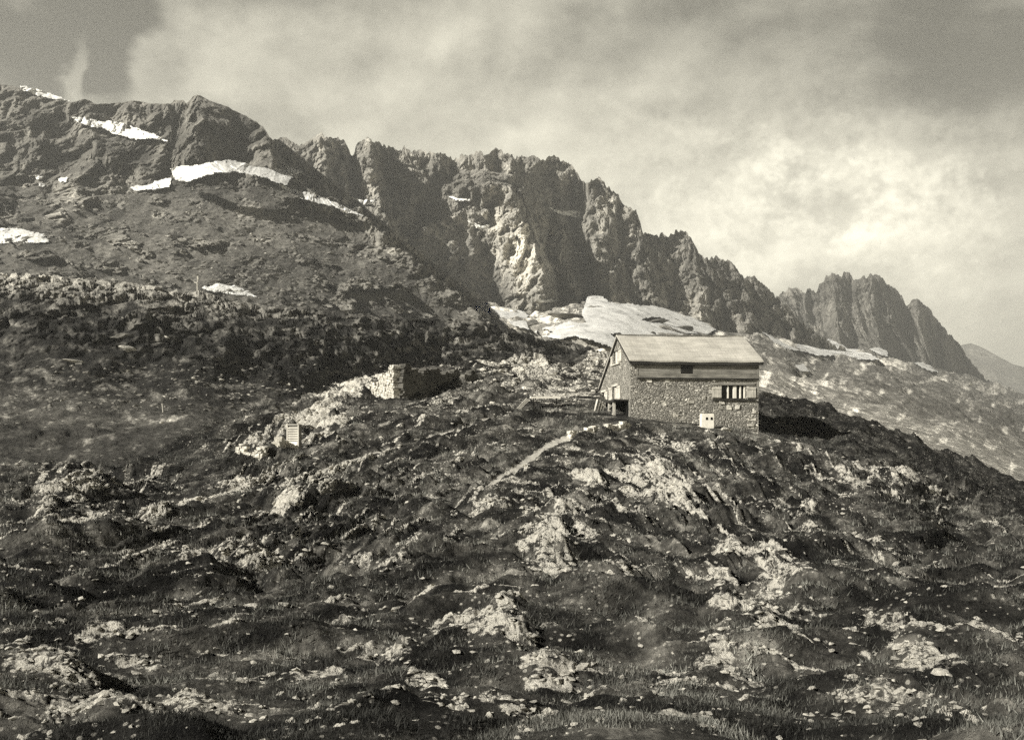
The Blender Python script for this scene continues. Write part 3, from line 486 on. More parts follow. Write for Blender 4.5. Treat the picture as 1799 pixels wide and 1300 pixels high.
for fn, poly, lab in SNOW:
    p = np.array(poly, float); x0, y0 = p.min(0)-3; x1, y1 = p.max(0)+3; nx = int(min(420, (x1-x0)/.8)+4); ny = int(min(200, (y1-y0)/.45)+4)
    x, y = np.meshgrid(np.linspace(x0, x1, nx), np.linspace(y0, y1, ny))
    P, _ = fn(x, y, 0.0); n = fbm(x/7, y/5, 0*x, 3, .6, seed=181)*2.2+fbm(x/2.4, y/1.8, 0*x, 2, seed=183)*.5; sd = polymask(x, y, poly)+n
    for hx, hy, rx, ry in ((1150,568,20,5),(955,592,14,6),(1085,598,9,5)):
        if fn is hside and 'broad' in lab: sd = np.minimum(sd, (np.hypot((x-hx)/rx, (y-hy)/ry)-1)*min(rx, ry)+n)
    D = P[..., 1]; u = (x-x.mean())/max(1, np.ptp(x)/2); v = (y-y.mean())/max(1, np.ptp(y)/2)      # snow lies smoother than the rock it covers
    big = (sd > 0).sum() > 4000; B = np.stack([u*0+1, u, v]+([u*u, u*v, v*v] if big else [])+([u**3, u*u*v, u*v*v, v**3] if 'broad' in lab else []), -1); inn = sd > -1
    co, *_ = np.linalg.lstsq(B[inn], D[inn], rcond=None); Ds = B@co; res = (D-Ds)[inn]; Ds = Ds+np.percentile(res, 4)-D.mean()/800*(3.2+np.clip(sd, 0, 6)*.5)
    D2 = Ds-fbm(P[..., 0]/30, P[..., 1]/30, P[..., 2]/14, 4, .5, seed=187)*D/800*10; P = P*(D2/D)[..., None]; P[..., 2] += 2.2 if fn is hside else 0
    s4 = (sd[:-1, :-1]+sd[1:, 1:]+sd[:-1, 1:]+sd[1:, :-1])/4
    if (s4 > 0).sum() < 4: continue
    o = grid_mesh('snow_patch', P, {}, M['snow'], kind='thing', keep=s4 > 0); tag(o, lab, 'snow patch', 'snow patches on the mountain')

# ------------------------------------------------------------------ rocks
def rock_mesh(name, seed, m, flat=.7, sub=3, cuts=9):
    r = np.random.default_rng(seed); bm = bmesh.new(); bmesh.ops.create_icosphere(bm, subdivisions=sub, radius=1)
    V = np.array([v.co[:] for v in bm.verts])
    for _ in range(cuts):
        n = r.normal(size=3); n /= np.linalg.norm(n); h = r.uniform(.45, .82); d = V@n-h; V = np.where((d > 0)[:, None], V-n*d[:, None]*.98, V)
    V = V*(1+.09*fbm(V[:, 0]*1.4+seed, V[:, 1]*1.4, V[:, 2]*1.4, 4, .6, seed=seed)[:, None]+.05*ridged(V[:, 0]*3+seed, V[:, 1]*3, V[:, 2]*3, 2, seed=seed)[:, None])
    V *= np.array([r.uniform(1.0, 1.6), r.uniform(.7, 1.0), flat*r.uniform(.6, 1.0)])
    for v, c in zip(bm.verts, V): v.co = c
    me = bpy.data.meshes.new(name); bm.to_mesh(me); bm.free(); me.materials.append(m); return me
PALE = [rock_mesh('boulder', s, M['pale'], .72) for s in range(20, 30)]; GREY = [rock_mesh('boulder', s, M['grey'], .7) for s in range(40, 46)]; DARK = [rock_mesh('boulder', s, M['darkrock'], .75, 4, 12) for s in range(60, 64)]
NR = [0]
def boulder(fn, x, y, px, meshes, label, group=None, name='boulder', sink=.35, stretch=(1, 1, 1), cat='rock', p=None):
    p = at(fn, x, y) if p is None else Vector(p); s = px/F*p.y; o = bpy.data.objects.new(name, random.choice(meshes)); COL.objects.link(o)
    o.location = p+Vector((0, 0, s*(.5-sink))); o.scale = [s*k for k in stretch]; o.rotation_euler = (random.uniform(-.25, .25), random.uniform(-.25, .25), random.uniform(0, 6.3)); NR[0] += 1
    return tag(o, label, cat, group)
for x, y, s, lab in ((444,1064,17,'gleaming white boulder in the dark turf at lower left'),(497,1071,9,'small white stone right of the gleaming white boulder'),(846,984,9,'upright white stone in dark turf left of the cone outcrop'),(832,1006,8,'rounded white stone below the upright white stone'),
        (412,622+384,8,'white lump at the end of the pale rock string'),(240,1190,11,'squarish white rock near the lower left corner'),(378,1190,10,'pale upright rock standing low at left'),(753,1190,13,'wedge of pale rock near the bottom centre'),(1118,1035,8,'lone pale stone in grass right of the cone outcrop'),
        (785,783,7,'bright stone beside the footpath upper left end'),(1278,757,8,'flat white rock on the turf below the hut window'),(1143,872,7,'pale stone above the shattered white outcrop'),(1500,1182,10,'pale boulder in grass at lower right'),(1030,1020,7,'round white stone at the foot of the cone outcrop'),(922,684,7,'whitest stone of the boulder field left of the hut'),(800,668,6,'white stone right of the ruin on dark turf'),(590,1200,12,'broad grey rock low in the foreground turf'),(1650,1190,16,'large pale rock near the lower right corner')):
    boulder(knoll, x, y, s, PALE, lab)
boulder(crag2, 216, 594, 19, GREY, 'large grey slab boulder in the dark hollow at left', stretch=(1.3, 1, .75), sink=.2)
boulder(crag2, 224, 617, 11, PALE, 'pale boulder just below the large grey slab boulder', sink=.2)
boulder(crag2, 293, 597, 6, PALE, 'small white stone right of the grey slab boulder', sink=.2)
boulder(crag2, 131, 638, 10, PALE, 'flat pale rock at the left foot of the dark hollow', stretch=(1.5, 1, .6), sink=.2)
boulder(crag2, 285, 743, 5, PALE, 'white block on the grass terrace at left', sink=.1)
for x, y, s, st, lab in ((1150,571,21,(1.3,1,.5),'long dark rock island in the middle of the snowfield'),(1132,566,10,(1.2,1,.6),'small dark rock at the left tip of the rock island'),(1146,592,9,(.9,1,1.3),'pointed dark rock rising behind the hut roof'),(970,594,15,(1.3,1,.6),'rounded dark rock at the lower edge of the snow'),(1083,600,10,(1,1,1),'dark rock against snow beside the gable peak'),(935,575,17,(1.2,1,.8),'grey rock mass between the two snow tongues'),(1000,562,22,(1.7,1,.5),'long grey ledge of rock at the top of the snowfield'),(1200,586,17,(1.5,1,.6),'grey rock hump above the middle of the roof'),(1228,592,13,(1.4,1,.6),'low grey rock above the right part of the roof')):
    boulder(hside, x, y, s, DARK, lab, stretch=st, sink=.25, cat='rock', name='rock_outcrop')
# rocks one can count but hardly tell apart, by the ground they lie on
def taken(x, y): return 1050 < x < 1340 and 580 < y < 735
fg = 0
cand = np.argwhere((KA['rock'] > .45) & (KA['rock'] < .95)); rng.shuffle(cand)
for r_, c_ in cand:
    if fg >= 120: break
    x, y = KX[r_, c_], KY[r_, c_]
    if taken(x, y) or y < 700 or not 20 < x < 1780: continue
    s = np.interp(y, [700, 900, 1250], [2.2, 3.4, 6])*random.uniform(.6, 1.6)
    near = y > 980; boulder(knoll, x, y, s, PALE, 'small weathered pale rock in the near turf' if near else 'small weathered pale rock on the slope below the hut', 'pale rocks in the near turf' if near else 'pale rocks on the slope below the hut', p=KP[r_, c_]); fg += 1
for _ in range(62):
    x = random.uniform(835, 1062); y = random.uniform(636, 700)
    boulder(knoll, x, y, random.uniform(3, 6.5), PALE, 'pale block in the boulder field behind the hut', 'boulder field behind the hut')
for _ in range(30):
    x = random.uniform(80, 560); y = 655+x*.09+random.uniform(-28, 28)
    if y < np.interp(x, [0, 370, 430, 560], [900, 745, 722, 690]): boulder(crag2, x, y, random.uniform(2, 4.6), GREY+PALE, 'grey rock strewn below the dark crag', 'rocks below the dark crag', p=crag2(np.array([[x]]), np.array([[y]]))[0][0, 0])
for _ in range(34):
    x = random.uniform(60, 640); y = random.uniform(350, 520)
    if side(np.array([[x]]), np.array([[y]]))[0, 0] < .2 and y < 500: boulder(wall, x, y, random.uniform(1.6, 4), GREY+PALE, 'grey boulder lying on the scree slope', 'boulders on the scree slope', p=wall(np.array([[x]]), np.array([[y]]))[0][0, 0])
# the many smaller stones
def loose(name, n, pick, label, m):
    base = rock_mesh('stone', 99, m, .75, 1, 5); bv = np.array([v.co[:] for v in base.vertices]); bf = np.array([p.vertices[:] for p in base.polygons]); Vs, Fs = [], []; k = 0
    while k < n:
        p, s = pick(); a = random.uniform(0, 6.3); c, s_ = math.cos(a), math.sin(a); v = bv*np.array([random.uniform(.7, 1.5), random.uniform(.7, 1.2), random.uniform(.4, .9)])
        v = v+rng.normal(size=v.shape)*.12; v = np.stack([v[:, 0]*c-v[:, 1]*s_, v[:, 0]*s_+v[:, 1]*c, v[:, 2]], -1)*s+p; Vs.append(v); Fs.append(bf+k*len(bv)); k += 1
    o = raw_mesh(name, np.concatenate(Vs), np.concatenate(Fs), {}, m, 'stuff', False); o['label'] = label; return o
prob = (KA['rock']*(KA['rock'] > .3)+.05).ravel(); prob /= prob.sum(); ch = rng.choice(prob.size, 11000, p=prob); ci = iter(ch); KPf = KP.reshape(-1, 3); KYf = KY.ravel()
def pick():
    i = next(ci); p = KPf[i]; return p, random.uniform(.35, 1)**2*1.9*np.interp(p[1], [12, 30, 80, 110], [.04, .065, .11, .16])
loose('rubble', 11000, pick, 'loose pale stones littering the turf and outcrops', M['pale'])
def pick2():
    while True:
        x = random.uniform(60, 760); y = random.uniform(620, 720)
        if y > np.interp(x, [60, 400, 760], [640, 640, 630]): break
    P = crag2(np.array([[x]]), np.array([[y]]))[0][0, 0]; return P, random.uniform(.15, .5)
loose('rubble', 500, pick2, 'loose stones below the dark crag', M['grey'])

def pick3():
    while True:
        x = random.uniform(30, 820); y = random.uniform(330, 545)
        if side(np.array([[x]]), np.array([[y]]))[0, 0] < .2 and perlin(np.array([x/60]), np.array([y/40]), np.array([.5]))[0] > random.uniform(-.5, .4): break
    return x, y
xy = np.array([pick3() for _ in range(1500)]); sp_ = wall(xy[:, :1], xy[:, 1:])[0][:, 0]; si = iter(sp_)
loose('rubble', 1500, lambda: (next(si), random.uniform(.4, 1)**2*2.0), 'loose blocks scattered over the scree slope', M['grey'])
# ------------------------------------------------------------------ grass
def grass():
    w = (1-KA['rock'])**2*(KPATH < .3)*np.interp(KP[..., 1], [0, 10, 70, 95, 100], [0, 1, 1, .5, 0]); du = (KP[..., 0]-H0.x)*HU.x+(KP[..., 1]-H0.y)*HU.y; dv = (KP[..., 0]-H0.x)*HV.x+(KP[..., 1]-H0.y)*HV.y
    w = w*~((du > -.2) & (du < 10) & (dv > -.1) & (dv < 11)); w = w.ravel(); w /= w.sum(); N = 90000; i = rng.choice(w.size, N, p=w); B = KPf[i]; tn = KA['tone'].ravel()[i]
    nb = 5; B = np.repeat(B, nb, 0); tn = np.repeat(tn, nb)*rng.uniform(.5, 1.7, N*nb); a = rng.uniform(0, 6.283, N*nb); Y = B[:, 1]
    tu = np.clip(1+1.7*perlin(B[:, 0]/.7, B[:, 1]/.9, 0*a, 5)+1.2*perlin(B[:, 0]/3, B[:, 1]/3, 0*a, 6), .35, 1.6); h = rng.uniform(.5, 1.3, N*nb)*tu*np.interp(Y, [10, 30, 80], [.055, .1, .16]); wd = h*.12+.004*Y/20; B = B+np.stack([rng.normal(size=N*nb)*.08, rng.normal(size=N*nb)*.08, 0*a-.02], -1)
    s = np.stack([np.cos(a), np.sin(a), 0*a], -1); ln = np.stack([rng.normal(size=N*nb)*.4, rng.normal(size=N*nb)*.4, 1+0*a], -1)*h[:, None]
    V = np.stack([B-s*wd[:, None]*.5, B+s*wd[:, None]*.5, B+ln], 1).reshape(-1, 3); q = np.arange(len(V)).reshape(-1, 3)
    o = raw_mesh('grass', V, q, dict(tone=np.repeat(tn, 3)), M['grass'], 'stuff', False); o['label'] = 'coarse alpine grass over the knoll'
grass()

# ------------------------------------------------------------------ the hut
HL, HW, HA = 9.74, 10.77, 4.13; ZE, ZA, ZB, Z0 = 5.93, 8.02, 4.42, .2; TH = .45
hut = empty('mountain_hut', H0, 'stone mountain hut with boarded upper wall and a long pale pitched roof', 'hut', rz=R(7))
def roofz(v): return ZE+(ZA-ZE)*v/HA if v < HA else ZA+(ZB-ZA)*(v-HA)/(HW-HA)
def plate(bm, axis, at_, lo, hi, holes, depth, z0, z1, outward):
    """one wall face with real openings and reveals; axis 0 runs along the front, 1 along the gable"""
    us = sorted({lo, hi, *[h[0] for h in holes], *[h[1] for h in holes]}); zs = sorted({z0, z1, *[h[2] for h in holes], *[h[3] for h in holes]})
    def V(a, z, d=0): return bm.verts.new((a, at_+d*outward, z) if axis == 0 else (at_+d*outward, a, z))
    inside = lambda a, z: any(h[0] < a < h[1] and h[2] < z < h[3] for h in holes)
    for a, b in zip(us, us[1:]):
        for c, d in zip(zs, zs[1:]):
            if not inside((a+b)/2, (c+d)/2): bm.faces.new([V(a, c), V(b, c), V(b, d), V(a, d)])
    for a, b, c, d in holes:
        for e in (((a, c), (b, c)), ((b, c), (b, d)), ((b, d), (a, d)), ((a, d), (a, c))):
            bm.faces.new([V(*e[0]), V(*e[1]), V(*e[1], -depth), V(*e[0], -depth)])
FH = [(6.92,8.78,3.12,4.16)]; GH = [(3.85,5.74,6.02,7.02),(4.25,5.95,3.24,4.28),(8.65,10.05,3.1,4.02)]
bm = bmesh.new(); plate(bm, 0, 0, 0, HL, FH, .3, Z0, 4.68, -1)
g = bmesh.new(); plate(g, 1, 0, 0, HW, GH, .3, Z0, ZA+.1, -1)
for co, no in (((0,0,ZE), (0,-(ZA-ZE),HA)), ((0,HA,ZA), (0,-(ZB-ZA),HW-HA))):
    bmesh.ops.bisect_plane(g, geom=g.verts[:]+g.edges[:]+g.faces[:], plane_co=co, plane_no=no, clear_outer=True)
tmp = bpy.data.meshes.new('t'); g.to_mesh(tmp); g.free(); bm.from_mesh(tmp)
tmp.clear_geometry(); g = bmesh.new(); v = [g.verts.new((HL, a, z)) for a, z in ((0,Z0),(HW,Z0),(HW,ZB),(HA,ZA),(0,ZE))]; g.faces.new(v); g.faces.new([g.verts.new(c) for c in ((0,HW,Z0),(HL,HW,Z0),(HL,HW,ZB),(0,HW,ZB))])
g.faces.new([g.verts.new(c) for c in ((0,0,4.68),(.5,0,4.68),(.5,0,ZE),(0,0,ZE))]); g.to_mesh(tmp); g.free(); bm.from_mesh(tmp)
stone = obj('stone_wall', bm, M['masonry'], hut)
for u, z, w, h in ((7.3,2.35,.34,.3),(7.95,2.4,.3,.28),(6.75,2.35,.28,.2),(6.7,2.75,.4,.18),(8.95,1.5,.6,.22),(9.3,2.1,.22,.18),(8.9,1.12,.5,.14),(2.4,2.6,.3,.2),(5.4,3.1,.3,.24),(5.9,3.5,.3,.25),(4.3,2.8,.5,.18),(1.2,4.3,.4,.25),(2.6,4.35,.35,.2),(6.2,4.4,.2,.16),(3.2,1.8,.4,.2)):
    bm = bmesh.new(); box(bm, (u, -.05, z), (u+w, .02, z+h), .04); obj('pale_stone', bm, M['pale'], hut)
bm = bmesh.new(); nb = 8; zc = 4.68                          # horizontal boards under the eave
for k in range(nb):
    a = zc+k*(ZE-.02-zc)/nb; b = zc+(k+1)*(ZE-.02-zc)/nb-.012; y1 = -.05 if k > 0 else -.09
    segs = [(.5, 3.78), (4.72, HL)] if 5.04 < (a+b)/2 < 5.62 else [(.5, HL)]
    for s0, s1 in segs: box(bm, (s0, y1+.012*(k % 2), a), (s1, .03, b), .004)
box(bm, (.45, -.07, zc), (.56, .02, ZE-.03)); box(bm, (HL-.1, -.075, 3.6), (HL+.03, -.002, ZE-.03))
obj('board_cladding', bm, M['clad'], hut)
bm = bmesh.new(); box(bm, (.5, -.14, zc-.1), (HL, -.002, zc-.004)); obj('timber_sill', bm, M['beam'], hut)
# roof: two slabs meeting at the ridge, with fascia and barge boards
bm = bmesh.new(); o_, t_ = .3, .13; sl1 = (ZA-ZE)/HA; sl2 = (ZB-ZA)/(HW-HA); e0, e1 = -o_, HW+.3; L0, L1 = -.12, HL+.28; nx = 40
prof = [(e0, ZE-o_*sl1), (HA, ZA), (e1, ZB+.3*sl2)]
def roofp(u, k, up):
    v, z = prof[k]; return bm.verts.new((u, v, z+up+.02*math.sin(u*2.1+k)-(.07*math.sin((u-L0)/(L1-L0)*math.pi) if k == 1 else .03*math.sin((u-L0)/(L1-L0)*math.pi))))
rows = [[(roofp(L0+(L1-L0)*i/nx, k, .06), roofp(L0+(L1-L0)*i/nx, k, .06+t_)) for i in range(nx+1)] for k in range(3)]
for k in range(2):
    for i in range(nx):
        a, b, c, d = rows[k][i], rows[k][i+1], rows[k+1][i+1], rows[k+1][i]; bm.faces.new([a[1], b[1], c[1], d[1]]); bm.faces.new([a[0], d[0], c[0], b[0]])
    for i in (0, nx): bm.faces.new([rows[k][i][0], rows[k][i][1], rows[k+1][i][1], rows[k+1][i][0]])
for k in (0, 2):
    for i in range(nx): bm.faces.new([rows[k][i][0], rows[k][i+1][0], rows[k][i+1][1], rows[k][i][1]])
roof = obj('roof', bm, M['roof'], hut)
bm = bmesh.new(); box(bm, (L0+.02, e0+.03, prof[0][1]-.14), (L1-.02, e0+.1, prof[0][1]+.05)); obj('fascia', bm, M['beam'], roof)
bm = bmesh.new()
for u in (L0+.045, L1-.045):
    beam(bm, (u, prof[0][0], prof[0][1]-.02), (u, HA, ZA-.02), .09, .2); beam(bm, (u, HA, ZA-.023), (u, prof[2][0], prof[2][1]-.023), .088, .2)
obj('barge_board', bm, M['beam'], roof)
bm = bmesh.new(); beam(bm, (L0-.01, HA, ZA+.2), (L1+.01, HA, ZA+.2), .26, .05); obj('ridge_cap', bm, M['clad'], roof)
def window(axis, hole, shutters, bars, lintel=True, sillw=.25):
    """frame, mullions, pane, sill and shutters of one window"""
    a, b, c, d = hole; out = -1
    def B(bm, a0, a1, z0, z1, d0, d1):
        lo, hi = (min(a0, a1), min(d0, d1), z0), (max(a0, a1), max(d0, d1), z1)
        if axis == 1: lo, hi = (lo[1], lo[0], lo[2]), (hi[1], hi[0], hi[2])
        box(bm, lo, hi)
    bm = bmesh.new(); f = .07
    for q in ((a,b,c,c+f),(a,b,d-f,d),(a,a+f,c+f+.002,d-f-.002),(b-f,b,c+f+.002,d-f-.002)): B(bm, *q, .1, .2)
    w = obj('window', bm, M['beam'], hut)
    bm = bmesh.new(); B(bm, a+.01, b-.01, c+.01, d-.01, .22, .26); obj('pane', bm, M['glass'], w)
    for p, bw in bars:
        u = a+(b-a)*p; bm = bmesh.new(); B(bm, u-bw/2, u+bw/2, c+f, d-f, .06, .19); obj('mullion', bm, M['white'], w)
    bm = bmesh.new(); B(bm, a-sillw, b+sillw, c-.1, c-.004, -.12, .09); obj('sill', bm, M['beam'] if axis == 0 else M['pwood'], w)
    if lintel: bm = bmesh.new(); B(bm, a-sillw, b+sillw, d+.004, d+.17, -.05, .06); obj('lintel', bm, M['clad'] if axis == 0 else M['pwood'], w)
    for s0, s1, zo, z1 in shutters:
        bm = bmesh.new(); n = 4
        for k in range(n): B(bm, s0+(s1-s0)*k/n+.006, s0+(s1-s0)*(k+1)/n-.006, zo, z1, -.07, -.03)
        for zz in (zo+.05, z1-.15): B(bm, s0+.01, s1-.01, zz, zz+.1, -.1, -.072)
        obj('shutter', bm, M['pwood'], w)
window(0, FH[0], [(6.16,6.88,3.2,4.0),(8.82,9.52,3.2,4.0)], [(.27,.1),(.55,.24),(.78,.1),(.95,.1)], sillw=.7)
window(1, GH[0], [(2.72,3.8,6.05,6.95),(5.8,6.45,5.95,6.7)], [(.3,.12),(.62,.34)], False, .5)
window(1, GH[1], [(3.1,4.2,3.22,4.25),(6.0,7.05,3.22,4.25)], [(.35,.14),(.7,.2)])
window(1, GH[2], [(7.75,8.6,3.05,4.0)], [(.5,.2)])
bm = bmesh.new(); box(bm, (3.8, -.035, 5.05), (4.7, .06, 5.62)); w = obj('window', bm, M['beam'], hut); bm = bmesh.new(); box(bm, (3.86, -.045, 5.1), (4.24, -.036, 5.57)); box(bm, (4.28, -.045, 5.1), (4.64, -.036, 5.57)); obj('pane', bm, M['glass'], w)
bm = bmesh.new(); box(bm, (-.02, -.0, Z0), (HL+.01, .25, 4.67)) if False else None
bm.free()
# the open plank shelter against the foot of the gable
dk = empty('porch', (0, 0, 0), None, None); dk.parent = hut
bm = bmesh.new(); box(bm, (-1.15, .5, 2.98), (-.01, 8.9, 3.08)); box(bm, (-1.2, .45, 2.9), (-1.12, 8.95, 2.975)); obj('deck', bm, M['beam'], dk)
bm = bmesh.new(); box(bm, (-.1, .6, 1.2), (-.012, 8.8, 2.97)); obj('shade_panel', bm, M['black'], dk)  # black panel paints the shade under the deck
for v_ in (.85, 2.5, 4.3, 6.2, 8.2):
    bm = bmesh.new(); box(bm, (-1.12, v_-.09, 1.4), (-.95, v_+.09, 2.89), .01); obj('post', bm, M['pwood'], dk)
bm = bmesh.new(); beam(bm, (-1.05, .95, 2.75), (-1.05, 4.2, 2.1), .06, .1); obj('brace', bm, M['clad'], dk)
bm = bmesh.new(); beam(bm, (-1.05, .95, 2.02), (-1.05, 4.5, 2.02), .08, .08); obj('rail', bm, M['pwood'], dk)

# ------------------------------------------------------------------ dry-stone work
def stones(bm, a, b, top, thick, z0, sz=.32, seed=0):
    """courses of rough stones from a to b (plan), up to top(t) metres above z0(t)"""
    a = Vector(a); b = Vector(b); L = (b-a).length; d = (b-a)/L; nrm = Vector((-d.y, d.x, 0)); rr = random.Random(seed); zc = 0
    zmax = max(top(i/20) for i in range(21))
    while zc < zmax:
        h = sz*rr.uniform(.55, .95); u = rr.uniform(-.2, .05)
        while u < L:
            w = sz*rr.uniform(.7, 1.8); t = min(1, max(0, (u+w/2)/L))
            if zc+h*.5 < top(t):
                c = a+d*(u+w/2)+nrm*rr.uniform(-.05, .05); vs = []; th = thick*rr.uniform(.9, 1.1)
                for k in range(8):
                    q = c+d*((w*.5-.012)*(1 if k & 1 else -1))+nrm*(th/2*(1 if k & 2 else -1)); q.z = z0(t)+zc+(h-.012 if k & 4 else 0)
                    vs.append(bm.verts.new(q+Vector([rr.uniform(-.17, .17)*sz for _ in range(3)])))
                for f in ((0,2,3,1),(4,5,7,6),(0,1,5,4),(2,6,7,3),(0,4,6,2),(1,3,7,5)): bm.faces.new([vs[i] for i in f])
            u += w
        zc += h
pr = at(knoll, 697, 706); ru = empty('stone_ruin', pr, 'roofless ruined stone wall with one sunlit jagged end', 'ruin')
def plan(x, d): return Vector(((x-CX)/F*d, d, 0))
cor = plan(697, 84.5); left = plan(651, 88.5); right = plan(842, 96)
zl = lambda a, b: (lambda t, A=zground(a.x, a.y), Bz=zground(b.x, b.y): A+(Bz-A)*t-.35)
def local(v): return Vector((v.x-pr.x, v.y-pr.y, 0))
bm = bmesh.new(); zz = zl(cor, left); stones(bm, local(cor), local(left), lambda t: 3.3-2.6*t**.8+.25*math.sin(t*17), .6, lambda t: zz(t)-pr.z, .27, 1); e_ = obj('end_wall', bm, M['pale'], ru)
bm = bmesh.new(); zz2 = zl(cor, right); stones(bm, local(cor)+Vector((.35, .1, 0)), local(right), lambda t: 2.95-2.3*t+.25*math.sin(t*23)+.2*math.sin(t*51), .6, lambda t: zz2(t)-pr.z, .3, 2); obj('side_wall', bm, M['darkrock'], ru)  # same ruin as the end wall; its shade is put in as darker stone
def drywall(name, px, top, label, cat, m, sz, seed, thick=.45):
    p = [at(knoll, x, y) for x, y in px]; o = p[0]; bm = bmesh.new()
    for i, (a, b) in enumerate(zip(p, p[1:])):
        stones(bm, (a.x-o.x, a.y-o.y, 0), (b.x-o.x, b.y-o.y, 0), lambda t: top*(.85+.3*math.sin(t*9+i)), thick, lambda t: a.z-o.z+(b.z-a.z)*t-(.2 if top > .6 else .05), sz, seed+i)
    w = obj(name, bm, m); w.location = o; return tag(w, label, cat)
drywall('dry_stone_wall', [(420,800),(460,797),(500,785)], .75, 'low tumbled dry stone wall left of the slatted board', 'stone wall', M['pale'], .2, 11)
drywall('stone_edging', [(1000,770),(1040,763),(1075,757),(1106,751)], .5, 'row of pale edging stones along the path to the hut', 'stone edging', M['pale'], .24, 21, .4)

# ------------------------------------------------------------------ small things
p = at(knoll, 516, 787); sb = empty('slatted_board', p, 'upright pale board with horizontal slats standing on the slope below the ruin', 'board', rz=R(-24)); w, h = .42, 1.45
bm = bmesh.new(); box(bm, (-w, -.02, -.2), (w, .28, h-.08)); obj('cabinet', bm, M['clad'], sb)
for s in (-1, 1): bm = bmesh.new(); box(bm, (s*w-.04, -.09, -.2), (s*w+.04, -.022, h)); obj('side_post', bm, M['pwood'], sb)
for k in range(6): bm = bmesh.new(); box(bm, (-w+.045, -.07, .45+k*.15), (w-.045, -.025, .45+k*.15+.1)); obj('slat', bm, M['pwood'], sb)
bm = bmesh.new(); box(bm, (-w+.045, -.1, -.1), (w-.045, -.024, .4)); obj('base_panel', bm, M['white'], sb)
bm = bmesh.new(); box(bm, (-w-.06, -.12, h+.002), (w+.06, .32, h+.05)); obj('cap', bm, M['pwood'], sb)

p = at(knoll, 1242, 750); p.y -= .1; wb = empty('white_box', p, 'white upright box with two dark holes against the front of the hut', 'box', rz=R(4))
bm = bmesh.new(); box(bm, (-.47, -.3, -.15), (.47, .3, .95)); bmesh.ops.bevel(bm, geom=bm.edges[:], offset=.035, segments=2, affect='EDGES'); obj('body', bm, M['white'], wb)
for u in (-.08, .27): bm = bmesh.new(); box(bm, (u-.085, -.312, .5), (u+.085, -.298, .66)); box(bm, (u-.055, -.311, .661), (u+.055, -.298, .7)); obj('hole', bm, M['black'], wb)  # flat black plates paint the shade inside the holes
p = at(knoll, 1256, 746); p.y += .55; po = bmesh.new(); box(po, (-.06, -.05, -.3), (.06, .05, 1.35), .01); box(po, (-.075, -.065, 1.36), (.075, .065, 1.39), .003)
o = obj('wooden_post', po, M['pwood']); o.location = p; tag(o, 'short wooden post just right of the white box', 'post')

p = at(knoll, 958, 716); p.z += .22; tb = empty('trestle_table', p, 'rough plank trestle table on the grass left of the hut', 'table', rz=R(6)); L = 1.15
for k in range(3): bm = bmesh.new(); box(bm, (-L, -.36+k*.24, .53), (L, -.13+k*.24, .64), .008); obj('plank', bm, M['white'], tb)
for s in (-.9, .9):
    for q in (-1, 1): bm = bmesh.new(); beam(bm, (s+.03*q, -.32*q, -.4), (s+.03*q, .26*q, .526), .05, .08); obj('leg', bm, M['beam'], tb)
bm = bmesh.new(); beam(bm, (-.9, 0, .25), (.9, 0, .25), .05, .07); obj('stretcher', bm, M['beam'], tb)
p = at(knoll, 918, 720); p.z += .15; bm = bmesh.new()
for k in range(3): beam(bm, (-.45+k*.13, -.2, -.1), (.35+k*.13, .1, .75-k*.04), .1, .035)
o = obj('plank_pile', bm, M['pwood']); o.location = p; tag(o, 'few pale planks propped slantwise at the left end of the table', 'planks')
p = at(crag2, 347, 514); mp = empty('marker_post', p, 'pale waymark post with a short arm on the rocky crest', 'marker post')
bm = bmesh.new(); beam(bm, (0, 0, -.5), (-.02, 0, 1.5), .2, .2); beam(bm, (-.02, 0, 1.45), (.1, 0, 2.5), .19, .19); obj('post', bm, M['pwood'], mp)
bm = bmesh.new(); box(bm, (-.03, -.14, 2.5), (.27, .14, 3.2), .03); obj('post_head', bm, M['pwood'], mp); bm = bmesh.new(); beam(bm, (-.65, 0, 1.9), (.0, -.11, 1.75), .14, .18); obj('arm', bm, M['pwood'], mp)
p = at(crag2, 287, 724); bm = bmesh.new(); beam(bm, (0, 0, -.2), (-.12, 0, 1.0), .1, .1); box(bm, (-.2, -.06, .9), (-.05, .06, 1.06), .01); o = obj('wooden_stake', bm, M['pwood']); o.location = p; tag(o, 'thin leaning stake on the grassy terrace at left', 'stake')
p = at(knoll, 1053, 722); bm = bmesh.new()
for k in range(4): beam(bm, (-.4+k*.2, .1*k, -.2), (-.1+k*.2, .1*k+.2, .9-.1*k), .18, .04)
o = obj('leaning_boards', bm, M['pwood']); o.location = p; tag(o, 'pale boards leaning at the far corner of the gable', 'boards')

